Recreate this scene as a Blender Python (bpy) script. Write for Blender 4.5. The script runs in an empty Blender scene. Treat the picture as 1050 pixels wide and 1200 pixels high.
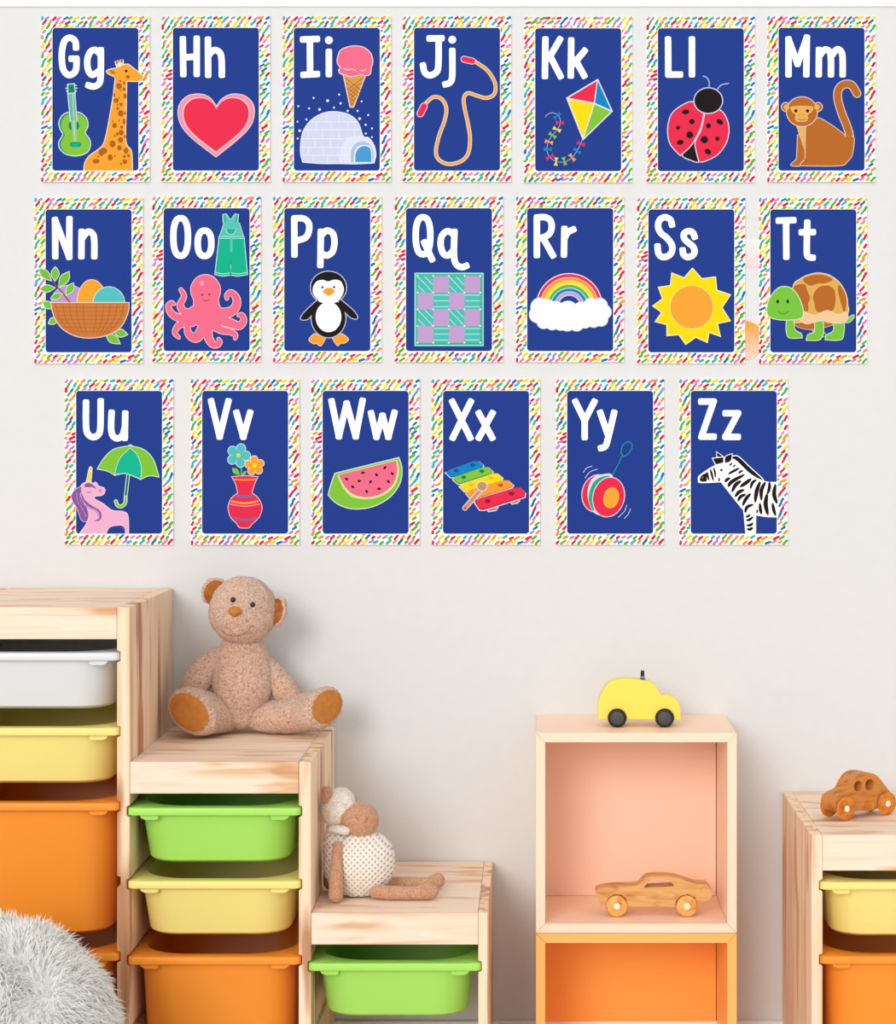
import bpy, bmesh, math, random
from mathutils import Vector, Matrix, noise, geometry
random.seed(7)
S = bpy.context.scene
COL = S.collection
PI = math.pi

# ------------------------------------------------------------------ camera model
F = 2438.0; L = 4.14; CX, CY = 628.0, 495.0; ZC = 1.332
def W(px, py, y):
    d = L + y
    return Vector(((px-CX)*d/F, y, ZC-(py-CY)*d/F))

# ------------------------------------------------------------------ materials
def lin(c):
    c = c/255.0
    return c/12.92 if c <= .04045 else ((c+.055)/1.055)**2.4
def rgb(r, g, b): return (lin(r), lin(g), lin(b), 1)
MATS = {}
def mat(name, c, rough=.5, spec=.3, sheen=0, sss=0):
    if name in MATS: return MATS[name]
    m = bpy.data.materials.new(name); m.use_nodes = True
    p = m.node_tree.nodes['Principled BSDF']
    p.inputs['Base Color'].default_value = rgb(*c)
    p.inputs['Roughness'].default_value = rough
    p.inputs['Specular IOR Level'].default_value = spec
    if sheen:
        p.inputs['Sheen Weight'].default_value = sheen
    MATS[name] = m
    return m
def ink(c):
    k = 1 if min(c) > 250 else .925
    return mat('ink_%d_%d_%d' % c, tuple(q*k for q in c), .7, .05)
def nodes(m): return m.node_tree.nodes, m.node_tree.links
def add_bump(m, height_socket, strength, dist):
    N, K = nodes(m)
    b = N.new('ShaderNodeBump'); b.inputs['Strength'].default_value = strength; b.inputs['Distance'].default_value = dist
    K.new(height_socket, b.inputs['Height']); K.new(b.outputs['Normal'], N['Principled BSDF'].inputs['Normal'])
def ramp(N, stops):
    r = N.new('ShaderNodeValToRGB'); e = r.color_ramp.elements
    while len(e) < len(stops): e.new(.5)
    for k, (p, c) in enumerate(stops):
        e[k].position = p; e[k].color = rgb(*c)
    return r
def coords(N, K, scale, loc=(0, 0, 0), rot=(0, 0, 0)):
    tc = N.new('ShaderNodeTexCoord'); mp = N.new('ShaderNodeMapping')
    mp.inputs['Scale'].default_value = scale; mp.inputs['Location'].default_value = loc; mp.inputs['Rotation'].default_value = rot
    K.new(tc.outputs['Object'], mp.inputs['Vector'])
    return mp.outputs['Vector']
def pine(name, axis, light, mid, dark, loc=(0, 0, 0), cross=26, along=1.3, rough=.55, streak=(226, 190, 150)):
    m = mat(name, mid, rough, .25); N, K = nodes(m)
    sc = [cross]*3; sc[axis] = along
    v = coords(N, K, sc, loc)
    n1 = N.new('ShaderNodeTexNoise'); n1.inputs['Scale'].default_value = 1; n1.inputs['Detail'].default_value = 4; n1.inputs['Distortion'].default_value = .9
    K.new(v, n1.inputs['Vector'])
    r = ramp(N, [(.3, dark), (.42, mid), (.55, light), (.7, mid)])
    K.new(n1.outputs['Fac'], r.inputs['Fac'])
    sc2 = [cross*.35]*3; sc2[axis] = along*1.6
    v2 = coords(N, K, sc2, (loc[0]+5, loc[1]+3, loc[2]))
    n2 = N.new('ShaderNodeTexNoise'); n2.inputs['Scale'].default_value = 1.6; n2.inputs['Detail'].default_value = 2
    K.new(v2, n2.inputs['Vector'])
    r2 = ramp(N, [(.56, (255, 255, 255)), (.66, streak)])
    K.new(n2.outputs['Fac'], r2.inputs['Fac'])
    mx = N.new('ShaderNodeMix'); mx.data_type = 'RGBA'; mx.blend_type = 'MULTIPLY'; mx.inputs[0].default_value = .75
    K.new(r.outputs['Color'], mx.inputs[6]); K.new(r2.outputs['Color'], mx.inputs[7])
    K.new(mx.outputs[2], N['Principled BSDF'].inputs['Base Color'])
    add_bump(m, n1.outputs['Fac'], .15, .001)
    return m
def rough_paint(name, c, rough=.85, scale=60, var=4):
    m = mat(name, c, rough, .15); N, K = nodes(m)
    n = N.new('ShaderNodeTexNoise'); n.inputs['Scale'].default_value = scale; n.inputs['Detail'].default_value = 3
    K.new(coords(N, K, (1, 1, 1)), n.inputs['Vector'])
    r = ramp(N, [(.3, tuple(max(0, q-var) for q in c)), (.7, c)])
    K.new(n.outputs['Fac'], r.inputs['Fac']); K.new(r.outputs['Color'], N['Principled BSDF'].inputs['Base Color'])
    add_bump(m, n.outputs['Fac'], .08, .002)
    return m

# ------------------------------------------------------------------ object helpers
def tag(o, label=None, cat=None, group=None, kind=None):
    if label: o['label'] = label
    if cat: o['category'] = cat
    if group: o['group'] = group
    if kind: o['kind'] = kind
    return o
def thing(name, loc, label, cat, group=None, rotz=0):
    o = bpy.data.objects.new(name, None); COL.objects.link(o)
    o.empty_display_size = .05
    o.location = loc; o.rotation_euler = (0, 0, rotz)
    return tag(o, label, cat, group)
def link(name, bm, mats, parent=None, world=False, smooth=False, bevel=0, sub=0, seg=2, label=None):
    """bmesh -> ONE mesh object; world=True: the vertices are in world space"""
    off = Vector((0, 0, 0))
    if world and parent:
        p = parent
        while p: off += p.location; p = p.parent
    if world:
        for v in bm.verts: v.co -= off
    me = bpy.data.meshes.new(name); bm.to_mesh(me); bm.free()
    for m in (mats if isinstance(mats, (list, tuple)) else [mats]): me.materials.append(m)
    if smooth:
        for p in me.polygons: p.use_smooth = True
    o = bpy.data.objects.new(name, me); COL.objects.link(o)
    if parent: o.parent = parent
    if bevel:
        b = o.modifiers.new('bevel', 'BEVEL'); b.width = bevel; b.segments = seg; b.limit_method = 'ANGLE'; b.angle_limit = math.radians(35)
        b.harden_normals = False
    if sub:
        s = o.modifiers.new('sub', 'SUBSURF'); s.levels = sub; s.render_levels = sub
    if label: o['label'] = label
    return o
def struct(name, bm, m, **k):
    o = link(name, bm, m, **k); o['kind'] = 'structure'; return o
def copy_tree(o, parent=None):
    c = o.copy(); COL.objects.link(c); c.parent = parent
    for ch in list(o.children): copy_tree(ch, c)
    return c
def box(bm, a, b):
    x0, y0, z0 = a; x1, y1, z1 = b
    v = [bm.verts.new(p) for p in ((x0,y0,z0),(x1,y0,z0),(x1,y1,z0),(x0,y1,z0),(x0,y0,z1),(x1,y0,z1),(x1,y1,z1),(x0,y1,z1))]
    for f in ((0,3,2,1),(4,5,6,7),(0,1,5,4),(1,2,6,5),(2,3,7,6),(3,0,4,7)): bm.faces.new([v[i] for i in f])
    return bm
def B(a, b): return box(bmesh.new(), a, b)
def fix(bm):
    bmesh.ops.recalc_face_normals(bm, faces=bm.faces[:]); return bm
def cr(pts, closed, n=6):
    """Catmull-Rom through pts; a doubled point makes a corner"""
    P = [Vector(p) for p in pts]; out = []; m = len(P)
    R = range(m) if closed else range(m-1)
    for i in R:
        p1, p2 = P[i], P[(i+1) % m]
        if (p1-p2).length < 1e-6: continue
        p0 = P[i-1] if (closed or i > 0) else p1
        p3 = P[(i+2) % m] if (closed or i+2 < m) else p2
        for k in range(n):
            t = k/n
            out.append(.5*((2*p1)+(p2-p0)*t+(2*p0-5*p1+4*p2-p3)*t*t+(3*p1-p0-3*p2+p3)*t**3))
    if not closed: out.append(P[-1])
    return out
def prism(bm, prof, y0, y1, hole=None):
    """profile in x-z pushed through y0..y1, optional hole (same winding)"""
    loops = [prof]+([hole] if hole else [])
    flat = [p for l in loops for p in l]
    tris = geometry.tessellate_polygon([[Vector((p[0], p[1], 0)) for p in l] for l in loops])
    f = [bm.verts.new((p[0], y0, p[1])) for p in flat]; b = [bm.verts.new((p[0], y1, p[1])) for p in flat]
    for t in tris:
        bm.faces.new([f[i] for i in t]); bm.faces.new([b[i] for i in reversed(t)])
    s = 0
    for l in loops:
        n = len(l)
        for i in range(n):
            a, c = s+i, s+(i+1) % n
            bm.faces.new([f[a], b[a], b[c], f[c]])
        s += n
    return fix(bm)
def solid_prism(bm, prof, y0, y1):
    f = [bm.verts.new((p[0], y0, p[1])) for p in prof]; b = [bm.verts.new((p[0], y1, p[1])) for p in prof]
    n = len(prof)
    bm.faces.new(f); bm.faces.new(b[::-1])
    for i in range(n): bm.faces.new([f[i], b[i], b[(i+1) % n], f[(i+1) % n]])
    return fix(bm)
def ball(bm, c, r, rot=None, nu=32, nv=20, fn=None):
    """ellipsoid; fn(unit) may return a factor on the radius"""
    c = Vector(c); r = r if isinstance(r, (tuple, list, Vector)) else (r, r, r)
    rot = rot or Matrix.Identity(3)
    rings = []
    for j in range(1, nv):
        th = PI*j/nv; ring = []
        for i in range(nu):
            ph = 2*PI*i/nu
            u = Vector((math.sin(th)*math.cos(ph), math.sin(th)*math.sin(ph), math.cos(th)))
            k = fn(u) if fn else 1
            ring.append(bm.verts.new(c+rot@Vector((u.x*r[0]*k, u.y*r[1]*k, u.z*r[2]*k))))
        rings.append(ring)
    def pole(u):
        k = fn(u) if fn else 1
        return bm.verts.new(c+rot@Vector((0, 0, u.z*r[2]*k)))
    t, b = pole(Vector((0, 0, 1))), pole(Vector((0, 0, -1)))
    for i in range(nu):
        j = (i+1) % nu
        bm.faces.new((t, rings[0][i], rings[0][j])); bm.faces.new((b, rings[-1][j], rings[-1][i]))
        for a, c2 in zip(rings, rings[1:]): bm.faces.new((a[i], c2[i], c2[j], a[j]))
    return bm
def tube(bm, pts, radii, nu=24, up=(0, 0, 1), sm=6, roundend=True):
    """smooth limb along pts; radii: list of (a, b) or r, a across, b along up"""
    P4 = [tuple(p)+((r if isinstance(r, (tuple, list)) else (r, r))) for p, r in zip(pts, radii)]
    Q = cr([Vector(p) for p in P4], False, sm) if len(P4) > 2 else [Vector(P4[0]).lerp(Vector(P4[1]), k/8) for k in range(9)]
    ctr = [Vector(q[:3]) for q in Q]; up = Vector(up); rings = []
    def ring(c, d, a, b):
        s = d.cross(up)
        if s.length < 1e-5: s = d.cross(Vector((0, 1, 0)))
        s.normalize(); t = s.cross(d).normalized()
        return [bm.verts.new(c+s*a*math.cos(2*PI*i/nu)+t*b*math.sin(2*PI*i/nu)) for i in range(nu)]
    n = len(ctr); dirs = [(ctr[min(i+1, n-1)]-ctr[max(i-1, 0)]).normalized() for i in range(n)]
    if roundend:
        d = dirs[0]; m = (Q[0][3]+Q[0][4])/2
        for k in (3, 2, 1): 
            an = PI/2*k/3.5; rings.append(ring(ctr[0]-d*m*math.sin(an)*.9, d, Q[0][3]*math.cos(an), Q[0][4]*math.cos(an)))
    for i in range(n): rings.append(ring(ctr[i], dirs[i], Q[i][3], Q[i][4]))
    if roundend:
        d = dirs[-1]; m = (Q[-1][3]+Q[-1][4])/2
        for k in (1, 2, 3):
            an = PI/2*k/3.5; rings.append(ring(ctr[-1]+d*m*math.sin(an)*.9, d, Q[-1][3]*math.cos(an), Q[-1][4]*math.cos(an)))
    for a, b in zip(rings, rings[1:]):
        for i in range(nu): bm.faces.new((a[i], a[(i+1) % nu], b[(i+1) % nu], b[i]))
    bm.faces.new(rings[0][::-1]); bm.faces.new(rings[-1])
    return fix(bm)
def lathe(bm, prof, c, nu=32, axis='z', mats=None):
    """prof: list of (r, h)"""
    c = Vector(c); rings = []
    for r, h in prof:
        rg = []
        for i in range(nu):
            a = 2*PI*i/nu; x, y = r*math.cos(a), r*math.sin(a)
            p = Vector((x, y, h)) if axis == 'z' else Vector((x, h, y))
            rg.append(bm.verts.new(c+p))
        rings.append(rg)
    for k, (a, b) in enumerate(zip(rings, rings[1:])):
        for i in range(nu):
            f = bm.faces.new((a[i], a[(i+1) % nu], b[(i+1) % nu], b[i]))
            if mats: f.material_index = mats[k]
    bm.faces.new(rings[0]); bm.faces.new(rings[-1])
    if mats: bm.faces.ensure_lookup_table(); bm.faces[-1].material_index = mats[-1]; bm.faces[-2].material_index = mats[0]
    return fix(bm)
def fuzz(bm, amp, freq):
    bm.normal_update()
    for v in bm.verts: v.co += v.normal*amp*noise.noise(v.co*freq)
    return bm

# ------------------------------------------------------------------ room
wall_m = rough_paint('wall_paint', (218, 218, 217), .9, 40, 2)
struct('wall_back', B((-3.2, 0, 0), (3.2, .1, 2.75)), wall_m)
fl = pine('floor_wood', 0, (240, 230, 223), (232, 220, 211), (216, 202, 192), cross=9, along=.9, rough=.4)
struct('floor', B((-3.2, -5.5, -.05), (3.2, .1, 0)), fl)
white_m = mat('white_gloss_paint', (253, 253, 253), .45, .3)
struct('baseboard_back', B((-3.2, -.014, 0), (3.2, 0, .144)), mat('baseboard_paint', (236, 230, 228), .5), bevel=.004)
struct('trim_1', B((-3.2, -.004, ZC+(CY-7.5)*(L-.004)/F), (3.2, 0, 2.3)), white_m, bevel=.001)

# ------------------------------------------------------------------ flat stand-ins for unidentified shapes between two cards
def disc(bm, cx, cz, r, y0, y1, n=48):
    return solid_prism(bm, [(cx+r*math.cos(2*PI*i/n), cz+r*math.sin(2*PI*i/n)) for i in range(n)], y0, y1)
def grad(name, top, bot, z0, z1):
    m = mat(name, top, .7, .1); N, K = nodes(m)
    tc = N.new('ShaderNodeTexCoord'); sp = N.new('ShaderNodeSeparateXYZ'); mr = N.new('ShaderNodeMapRange')
    K.new(tc.outputs['Object'], sp.inputs[0]); K.new(sp.outputs['Z'], mr.inputs['Value'])
    mr.inputs['From Min'].default_value = z0; mr.inputs['From Max'].default_value = z1
    r = ramp(N, [(0, bot), (1, top)])
    K.new(mr.outputs[0], r.inputs['Fac']); K.new(r.outputs['Color'], N['Principled BSDF'].inputs['Base Color'])
    return m
c = W(872, 399, 0)
tag(link('wall_shape', disc(bmesh.new(), c.x, c.z, .0395, -.0012, 0), grad('orange_fade', (246, 158, 72), (246, 208, 190), c.z-.045, c.z+.03)),
    'flat round orange stand-in for an unidentified shape half hidden between the sun card and the turtle card', 'wall sticker')
a, b = W(866, 313, 0), W(896, 280, 0)
tag(link('wall_shape', B((a.x, -.001, a.z), (b.x, 0, b.z)), grad('pink_fade', (227, 227, 225), (240, 205, 203), a.z, b.z)),
    'flat pale pink rectangular stand-in for an unidentified shape fading upward between the sun and turtle cards', 'wall sticker')

# ------------------------------------------------------------------ printed art
class Art:
    """flat printed shapes of one picture; coordinates as traced, turned into metres on the card"""
    def __init__(s, ctr, fr, base=0):
        s.bm = bmesh.new(); s.mats = []; s.ctr = ctr; s.fr = fr; s.k = base
    def mi(s, c):
        if c not in s.mats: s.mats.append(c)
        return s.mats.index(c)
    def pt(s, p):
        rx, ry, sc = s.fr
        w = W(rx+p[0]/sc, ry+p[1]/sc, -.0062)
        return (w.x-s.ctr[0], -.0066-s.k*.00002, w.z-s.ctr[1])
    def face(s, V, idx, c):
        i = s.mi(c)
        for t in idx:
            try: f = s.bm.faces.new([V[q] for q in t]); f.material_index = i
            except ValueError: pass
    def fill(s, pts, c, sm=True, ol=None, ow=0):
        P = cr([Vector((p[0], p[1], 0)) for p in pts], True, 5) if sm else [Vector((p[0], p[1], 0)) for p in pts]
        if ol: s.stroke([(p.x, p.y) for p in P], ow*2, ol, sm=False, closed=True)
        s.k += 1
        V = [s.bm.verts.new(s.pt(p)) for p in P]
        s.face(V, geometry.tessellate_polygon([P]), c); return s
    def stroke(s, pts, w, c, sm=True, closed=False, w2=None, ol=None, ow=0):
        if ol: s.stroke(pts, w+2*ow, ol, sm, closed, None if w2 is None else w2+2*ow)
        P = [Vector((p[0], p[1])) for p in pts]
        if sm and len(P) > 2:
            P = cr(P, closed, 5)
        Q = []
        for p in P:
            if not Q or (p-Q[-1]).length > 1e-4: Q.append(p)
        P = Q; n = len(P); s.k += 1; Lf, Rt = [], []
        for i in range(n):
            a = P[i-1] if (closed or i) else P[i]; b = P[(i+1) % n] if (closed or i < n-1) else P[i]
            d1 = (P[i]-a); d2 = (b-P[i])
            d1 = d1.normalized() if d1.length > 0 else d2.normalized(); d2 = d2.normalized() if d2.length > 0 else d1
            t = d1+d2; t = t.normalized() if t.length > .05 else d1
            m = min(1.6, 1/max(.4, t.dot(d1)))
            nn = Vector((-t.y, t.x))*m
            ww = w if w2 is None else (2+(w-2)*math.sin(PI*i/(n-1))**.6 if w2 == 'mid' else w+(w2-w)*i/(n-1))
            Lf.append(P[i]+nn*ww/2); Rt.append(P[i]-nn*ww/2)
        VL = [s.bm.verts.new(s.pt(p)) for p in Lf]; VR = [s.bm.verts.new(s.pt(p)) for p in Rt]
        i_ = s.mi(c)
        for i in range(n if closed else n-1):
            j = (i+1) % n
            f = s.bm.faces.new((VL[i], VL[j], VR[j], VR[i])); f.material_index = i_
        if not closed:
            for e, o, vl, vr, ww in ((0, 1, VL[0], VR[0], w), (n-1, n-2, VL[-1], VR[-1], w if w2 is None else w2)):
                if w2 == 'mid': continue
                d = (P[e]-P[o]).normalized(); q = Vector((-d.y, d.x)); cap = []
                bl = c == WH and ww >= 24
                for k in range(1, 8):
                    an = PI*k/8; cc_, ss_ = math.cos(an), math.sin(an)
                    if bl: cc_, ss_ = math.copysign(abs(cc_)**.55, cc_), ss_**.55*.92
                    cap.append(P[e]+(q*cc_+d*ss_)*ww/2)
                cv = [s.bm.verts.new(s.pt(p)) for p in cap]
                ends = [vl]+cv+[vr] if e else [vr]+cv+[vl]
                f = s.bm.faces.new(ends); f.material_index = i_
        return s
    def ell(s, x, y, rx, ry=None, c=(0, 0, 0), rot=0, ol=None, ow=0, a0=0, a1=360):
        ry = rx if ry is None else ry; n = 28; ca, sa = math.cos(math.radians(rot)), math.sin(math.radians(rot)); P = []
        full = a1-a0 >= 360
        for i in range(n+(0 if full else 1)):
            t = math.radians(a0+(a1-a0)*i/n); u, v = rx*math.cos(t), ry*math.sin(t)
            P.append((x+u*ca-v*sa, y+u*sa+v*ca))
        return s.fill(P, c, False, ol, ow)
    def leaf(s, a, b, w, c, ol=None, ow=0):
        a, b = Vector(a), Vector(b); d = b-a; q = Vector((-d.y, d.x)).normalized()*w/2
        return s.fill([a, a, a+d*.3+q*.85, a+d*.6+q*.9, b, b, a+d*.6-q*.9, a+d*.3-q*.85], c, True, ol, ow)
    def done(s, name, parent):
        # every printed face looks at the room
        s.bm.normal_update()
        for f in s.bm.faces:
            if f.normal.y > 0: f.normal_flip()
        return link(name, s.bm, [ink(c) for c in s.mats], parent)

WH = (255, 255, 255); OLW = (222, 226, 246); NAVY = (37, 64, 146)
GR = (132, 200, 62); TEAL = (84, 196, 196); YE = (255, 224, 20); OR = (250, 166, 50); RD = (238, 48, 80); PK = (245, 112, 142)
BKc = (33, 28, 30); BR = (188, 108, 42); PU = (196, 162, 212); BL = (18, 136, 200); DG = (0, 132, 100)
CONF = [(228, 28, 58), (240, 152, 44), (92, 182, 48), (252, 222, 36), (50, 184, 190), (20, 118, 184), (176, 142, 204), (238, 128, 178), (228, 28, 58), (240, 152, 44), (92, 182, 48), (252, 222, 36)]
PW, PH = 442, 677       # card in traced units (3.5 per pixel)

def rounded(x0, y0, x1, y1, r, n=6):
    P = []
    for cx, cy, a in ((x1-r, y0+r, -90), (x1-r, y1-r, 0), (x0+r, y1-r, 90), (x0+r, y0+r, 180)):
        for k in range(n+1):
            t = math.radians(a+90*k/n); P.append((cx+r*math.cos(t), cy+r*math.sin(t)))
    return P
def card_mesh(variant):
    rnd = random.Random(40+variant)
    w = PW/3.5/589*(L-.006)/L*1.0; h = PH/3.5/589*(L-.006)/L
    bm = B((-w/2, -.006, -h/2), (w/2, 0, h/2))
    A = Art((0, 0), (0, 0, 3.5)); A.bm = bm; A.mats = [WH]
    def pt(p): return (-w/2+p[0]/PW*w, -.00602-A.k*.0000006, h/2-p[1]/PH*h)
    A.pt = pt
    spots = []
    yy = 4
    row = 0
    while yy < PH:
        xx = 2+(row % 2)*12
        while xx < PW:
            if not (54 < xx < PW-50 and 54 < yy < PH-50):
                spots.append((xx+rnd.uniform(-3, 3), yy+rnd.uniform(-3, 3)))
            xx += 24
        yy += 19.5; row += 1
    prev = None
    for x, y in spots:
        c = rnd.choice(CONF)
        while c == prev: c = rnd.choice(CONF)
        prev = c
        an = math.radians(44+22*noise.noise(Vector((x/90, y/70, variant*3.1)))*1.6+rnd.uniform(-5, 5)); ln = rnd.uniform(10, 23); 
        d = Vector((math.cos(an), -math.sin(an)))*ln/2.0
        a = Vector((x, y))-d; b = Vector((x, y))+d
        for q in (a, b):
            q.x = min(max(q.x, 3.5), PW-3.5); q.y = min(max(q.y, 3.5), PH-3.5)
        if (a-b).length < 3: continue
        if min(a.x, b.x) < 0: continue
        inside = all(43-3 < q.x < 400+3 and 44-3 < q.y < 634+3 for q in (a, b))
        if inside: continue
        A.stroke([a, b], rnd.uniform(9.4, 11.4), c, False)
    # the tiny grey print line under the panel
    for k in range(9):
        x = 46+k*9+rnd.uniform(-1, 1); A.stroke([(x, 645), (x+5+rnd.uniform(0, 2), 644.5)], 2.6, (150, 150, 150), False)
    bm.normal_update()
    for f in bm.faces:
        if len(f.verts) and abs(f.normal.y) > .9 and f.material_index and f.normal.y > 0: f.normal_flip()
    me = bpy.data.meshes.new('card'); bm.to_mesh(me); bm.free()
    for c in A.mats: me.materials.append(ink(c))
    return me
CARDS = [card_mesh(0), card_mesh(1), card_mesh(2)]

LW = 26
def lettering(A, strokes):
    for st in strokes:
        kind = st[0]
        if kind == 'd': A.ell(st[1], st[2], st[3], None, WH)
        elif kind == 'o':
            x, y, rx, ry = st[1:5]; P = []
            for i in range(40):
                t = 2*PI*i/40; cc, ss = math.cos(t), math.sin(t)
                P.append((x+rx*math.copysign(abs(cc)**.8, cc), y+ry*math.copysign(abs(ss)**.85, ss)))
            A.stroke(P, LW, WH, False, True)
        elif kind == 's': A.stroke(st[1:], LW, WH, True)
        else:
            pts = st[1:]
            for a, b in zip(pts, pts[1:]): A.stroke([a, b], LW, WH, False)

# ---- the pictures -------------------------------------------------
def pic_G(c, p):
    A = Art(c, (40, 60, 7.5))
    body = [(340,540),(400,545),(455,590),(470,650),(455,690),(445,720),(480,770),(492,820),(470,880),(410,910),(340,915),(270,895),(228,850),(222,800),(250,750),(255,725),(232,680),(222,630),(245,575),(290,545)]
    A.stroke([(290,300),(370,300)], 10, OLW, False); A.stroke([(280,325),(376,325)], 10, OLW, False); A.stroke([(285,350),(372,350)], 10, OLW, False)
    A.fill(body, (0,150,110), True, OLW, 9)
    A.fill([(350+(x-350)*.93+6, 740+(y-735)*.97) for x, y in body], GR)
    A.ell(350, 655, 46, 46, (0,125,130))
    A.fill([(300,370),(355,370),(372,610),(322,610)], (104,186,166), False, OLW, 8)
    A.fill([(322,610),(372,610),(378,795),(345,795)], (150,205,130), False)
    A.stroke([(338,375),(360,790)], 8, (190,220,190), False)
    A.fill([(300,295),(350,290),(358,362),(302,368)], (0,140,90), False, OLW, 8)
    A.stroke([(335,820),(393,820)], 40, (0,150,120), False); A.stroke([(338,820),(390,820)], 24, (0,185,160), False)
    A.done('guitar_picture', p)
    A = Art(c, (40, 60, 7.5), 30)
    A.stroke([(740,140),(728,98)], 22, (250,215,160), False, ol=WH, ow=6); A.stroke([(772,125),(770,88)], 22, (250,215,160), False, ol=WH, ow=6)
    A.ell(727, 98, 12, 16, BR); A.ell(770, 86, 12, 16, BR)
    A.fill([(440,1048),(440,1048),(450,980),(490,920),(560,870),(610,820),(640,720),(670,560),(700,380),(715,240),(716,230),(690,215),(655,198),(640,175),(680,158),(720,152),(780,125),(825,118),(870,150),(950,215),(950,240),(915,262),(812,262),(812,262),(808,500),(805,790),(850,870),(860,940),(862,1048),(862,1048)], OR, True, (245,235,225), 7)
    A.leaf((660,170),(720,200), 30, (190,120,50)); A.ell(810,175,12,12,BKc)
    for x,y,r,q in ((747,308,26,26),(722,434,22,22),(762,547,24,28),(708,654,20,22),(766,716,22,24),(760,780,22,24),(690,815,26,30),(751,850,20,22),(808,875,20,26),(670,935,22,26),(798,970,20,20),(545,967,30,20),(825,226,18,14),(800,395,14,24),(793,335,12,16),(793,280,10,14),(765,468,14,16),(735,503,11,14),(793,620,12,26),(770,668,12,14),(732,728,12,14),(795,925,12,12),(830,920,10,14),(705,385,8,18),(758,262,9,9),(760,345,7,7),(748,408,7,7),(690,615,7,7),(748,610,7,7),(765,990,9,9),(710,922,7,7),(800,545,8,14),(800,752,8,14),(710,745,8,8),(565,925,7,7),(735,470,7,7)):
        A.ell(x, y, r, q, (176,100,38))
    A.fill([(565,885),(590,858),(625,852),(642,880),(610,908),(585,920)], (176,100,38))
    A.done('giraffe_picture', p)
def pic_H(c, p):
    A = Art(c, (30, 0, 3.5))
    h = [(783,438),(783,438),(755,402),(715,387),(665,395),(632,430),(628,480),(650,530),(700,580),(781,642),(781,642),(865,575),(915,525),(935,480),(933,430),(900,395),(850,387),(808,405)]
    A.fill(h, (245,150,170), True, (240,225,240), 3)
    def sc(k, dy): return [(782+(x-782)*k, 500+(y-500)*k+dy) for x, y in h]
    A.fill(sc(.90,1), (250,205,215), True); A.fill(sc(.86, 0), (238,50,80), True)
    A.done('heart_picture', p)
def pic_I(c, p):
    A = Art(c, (330, 60, 7.5))
    cone = [(545,205),(738,205),(630,488),(605,488)]
    A.fill(cone, (222,156,80), False, (245,225,215), 8)
    for k in range(6):
        y = 235+k*44; hw = max(8, 88*(1-(y-205)/290)); x0 = 640-(y-205)*.09
        A.stroke([(x0-hw, y), (min(x0+hw*.75, x0+hw), y+hw*1.35)], 7, (184,112,44), False)
        A.stroke([(x0+hw, y), (x0-hw*.75, y+hw*1.35)], 7, (184,112,44), False)
    A.fill([(495,60),(520,-5),(590,-35),(650,-42),(720,-30),(780,20),(798,90),(785,145),(775,200),(735,212),(700,203),(665,212),(600,220),(560,205),(520,195),(505,170),(518,145),(495,105)], PK, True, (248,220,230), 8)
    A.stroke([(545,152),(580,164),(615,158),(655,172)], 7, (255,225,235)); A.stroke([(695,168),(720,172),(742,158)], 7, (255,225,235))
    A.done('ice_cream_picture', p)
    A = Art(c, (330, 60, 7.5))
    ICE = (212,220,244); LN = (238,242,255)
    A.fill([(188,972),(188,972),(170,900),(172,800),(195,700),(260,610),(360,550),(470,535),(590,560),(670,630),(715,750),(765,765),(810,830),(826,910),(810,980),(810,980),(640,988),(500,985),(350,985)], ICE, True, LN, 7)
    for y, x0, x1 in ((622,265,660),(690,205,690),(770,180,600),(845,180,540),(915,180,515)): A.stroke([(x0,y),(x1,y)], 7, LN, False)
    for x, y0, y1 in ((395,560,620),(505,555,620),(305,625,688),(435,625,688),(585,625,688),(235,695,768),(360,695,768),(505,695,768),(640,695,750),(295,775,842),(430,775,842),(235,850,912),(370,850,912),(495,850,912),(280,920,980),(405,920,980)): A.stroke([(x,y0),(x,y1)], 7, LN, False)
    A.fill([(515,980),(515,980),(520,880),(560,800),(640,755),(740,762),(800,820),(822,900),(812,978),(812,978)], (226,232,250), True, LN, 6)
    for y in (850, 910): A.stroke([(530,y),(610,y)], 6, LN, False)
    for x in (560,): A.stroke([(x,815),(x,975)], 6, LN, False)
    A.fill([(612,975),(612,975),(612,880),(650,815),(720,795),(780,825),(808,890),(806,975),(806,975)], (170,196,236), True)
    A.fill([(635,974),(635,974),(640,890),(672,838),(735,824),(785,850),(800,974),(800,974)], (236,242,255), True)
    A.fill([(648,974),(648,974),(652,895),(685,848),(735,835),(780,862),(792,974),(792,974)], (78,156,214), True)
    for x,y,r in ((282,412,9),(405,436,13),(506,382,9),(147,484,9),(242,503,9),(334,513,12),(461,497,9),(519,459,10),(581,525,10),(704,443,8),(668,525,9),(762,562,9),(686,594,12),(740,648,10),(795,680,9),(741,725,9),(795,755,8),(219,601,9),(140,620,8),(160,700,12),(143,768,9),(200,240,0.5)): A.ell(x,y,r,r,(222,232,255))
    A.done('igloo_picture', p)
def pic_J(c, p):
    A = Art(c, (320, 0, 3.5))
    A.stroke([(825,252),(835,257),(880,290),(910,340),(908,385),(875,402),(835,392),(800,382),(783,400),(785,440),(800,510),(808,570),(800,630),(770,662),(720,673),(680,655),(668,620),(680,560),(705,490),(710,440),(690,405),(660,398),(635,415),(620,432)], 10, (246,168,52), ol=(232,222,236), ow=3)
    A.stroke([(783,243),(818,251)], 22, RD, False, ol=(235,220,235), ow=3); A.stroke([(619,436),(604,466)], 25, RD, False, ol=(235,220,235), ow=3)
    A.done('jump_rope_picture', p)
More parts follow.
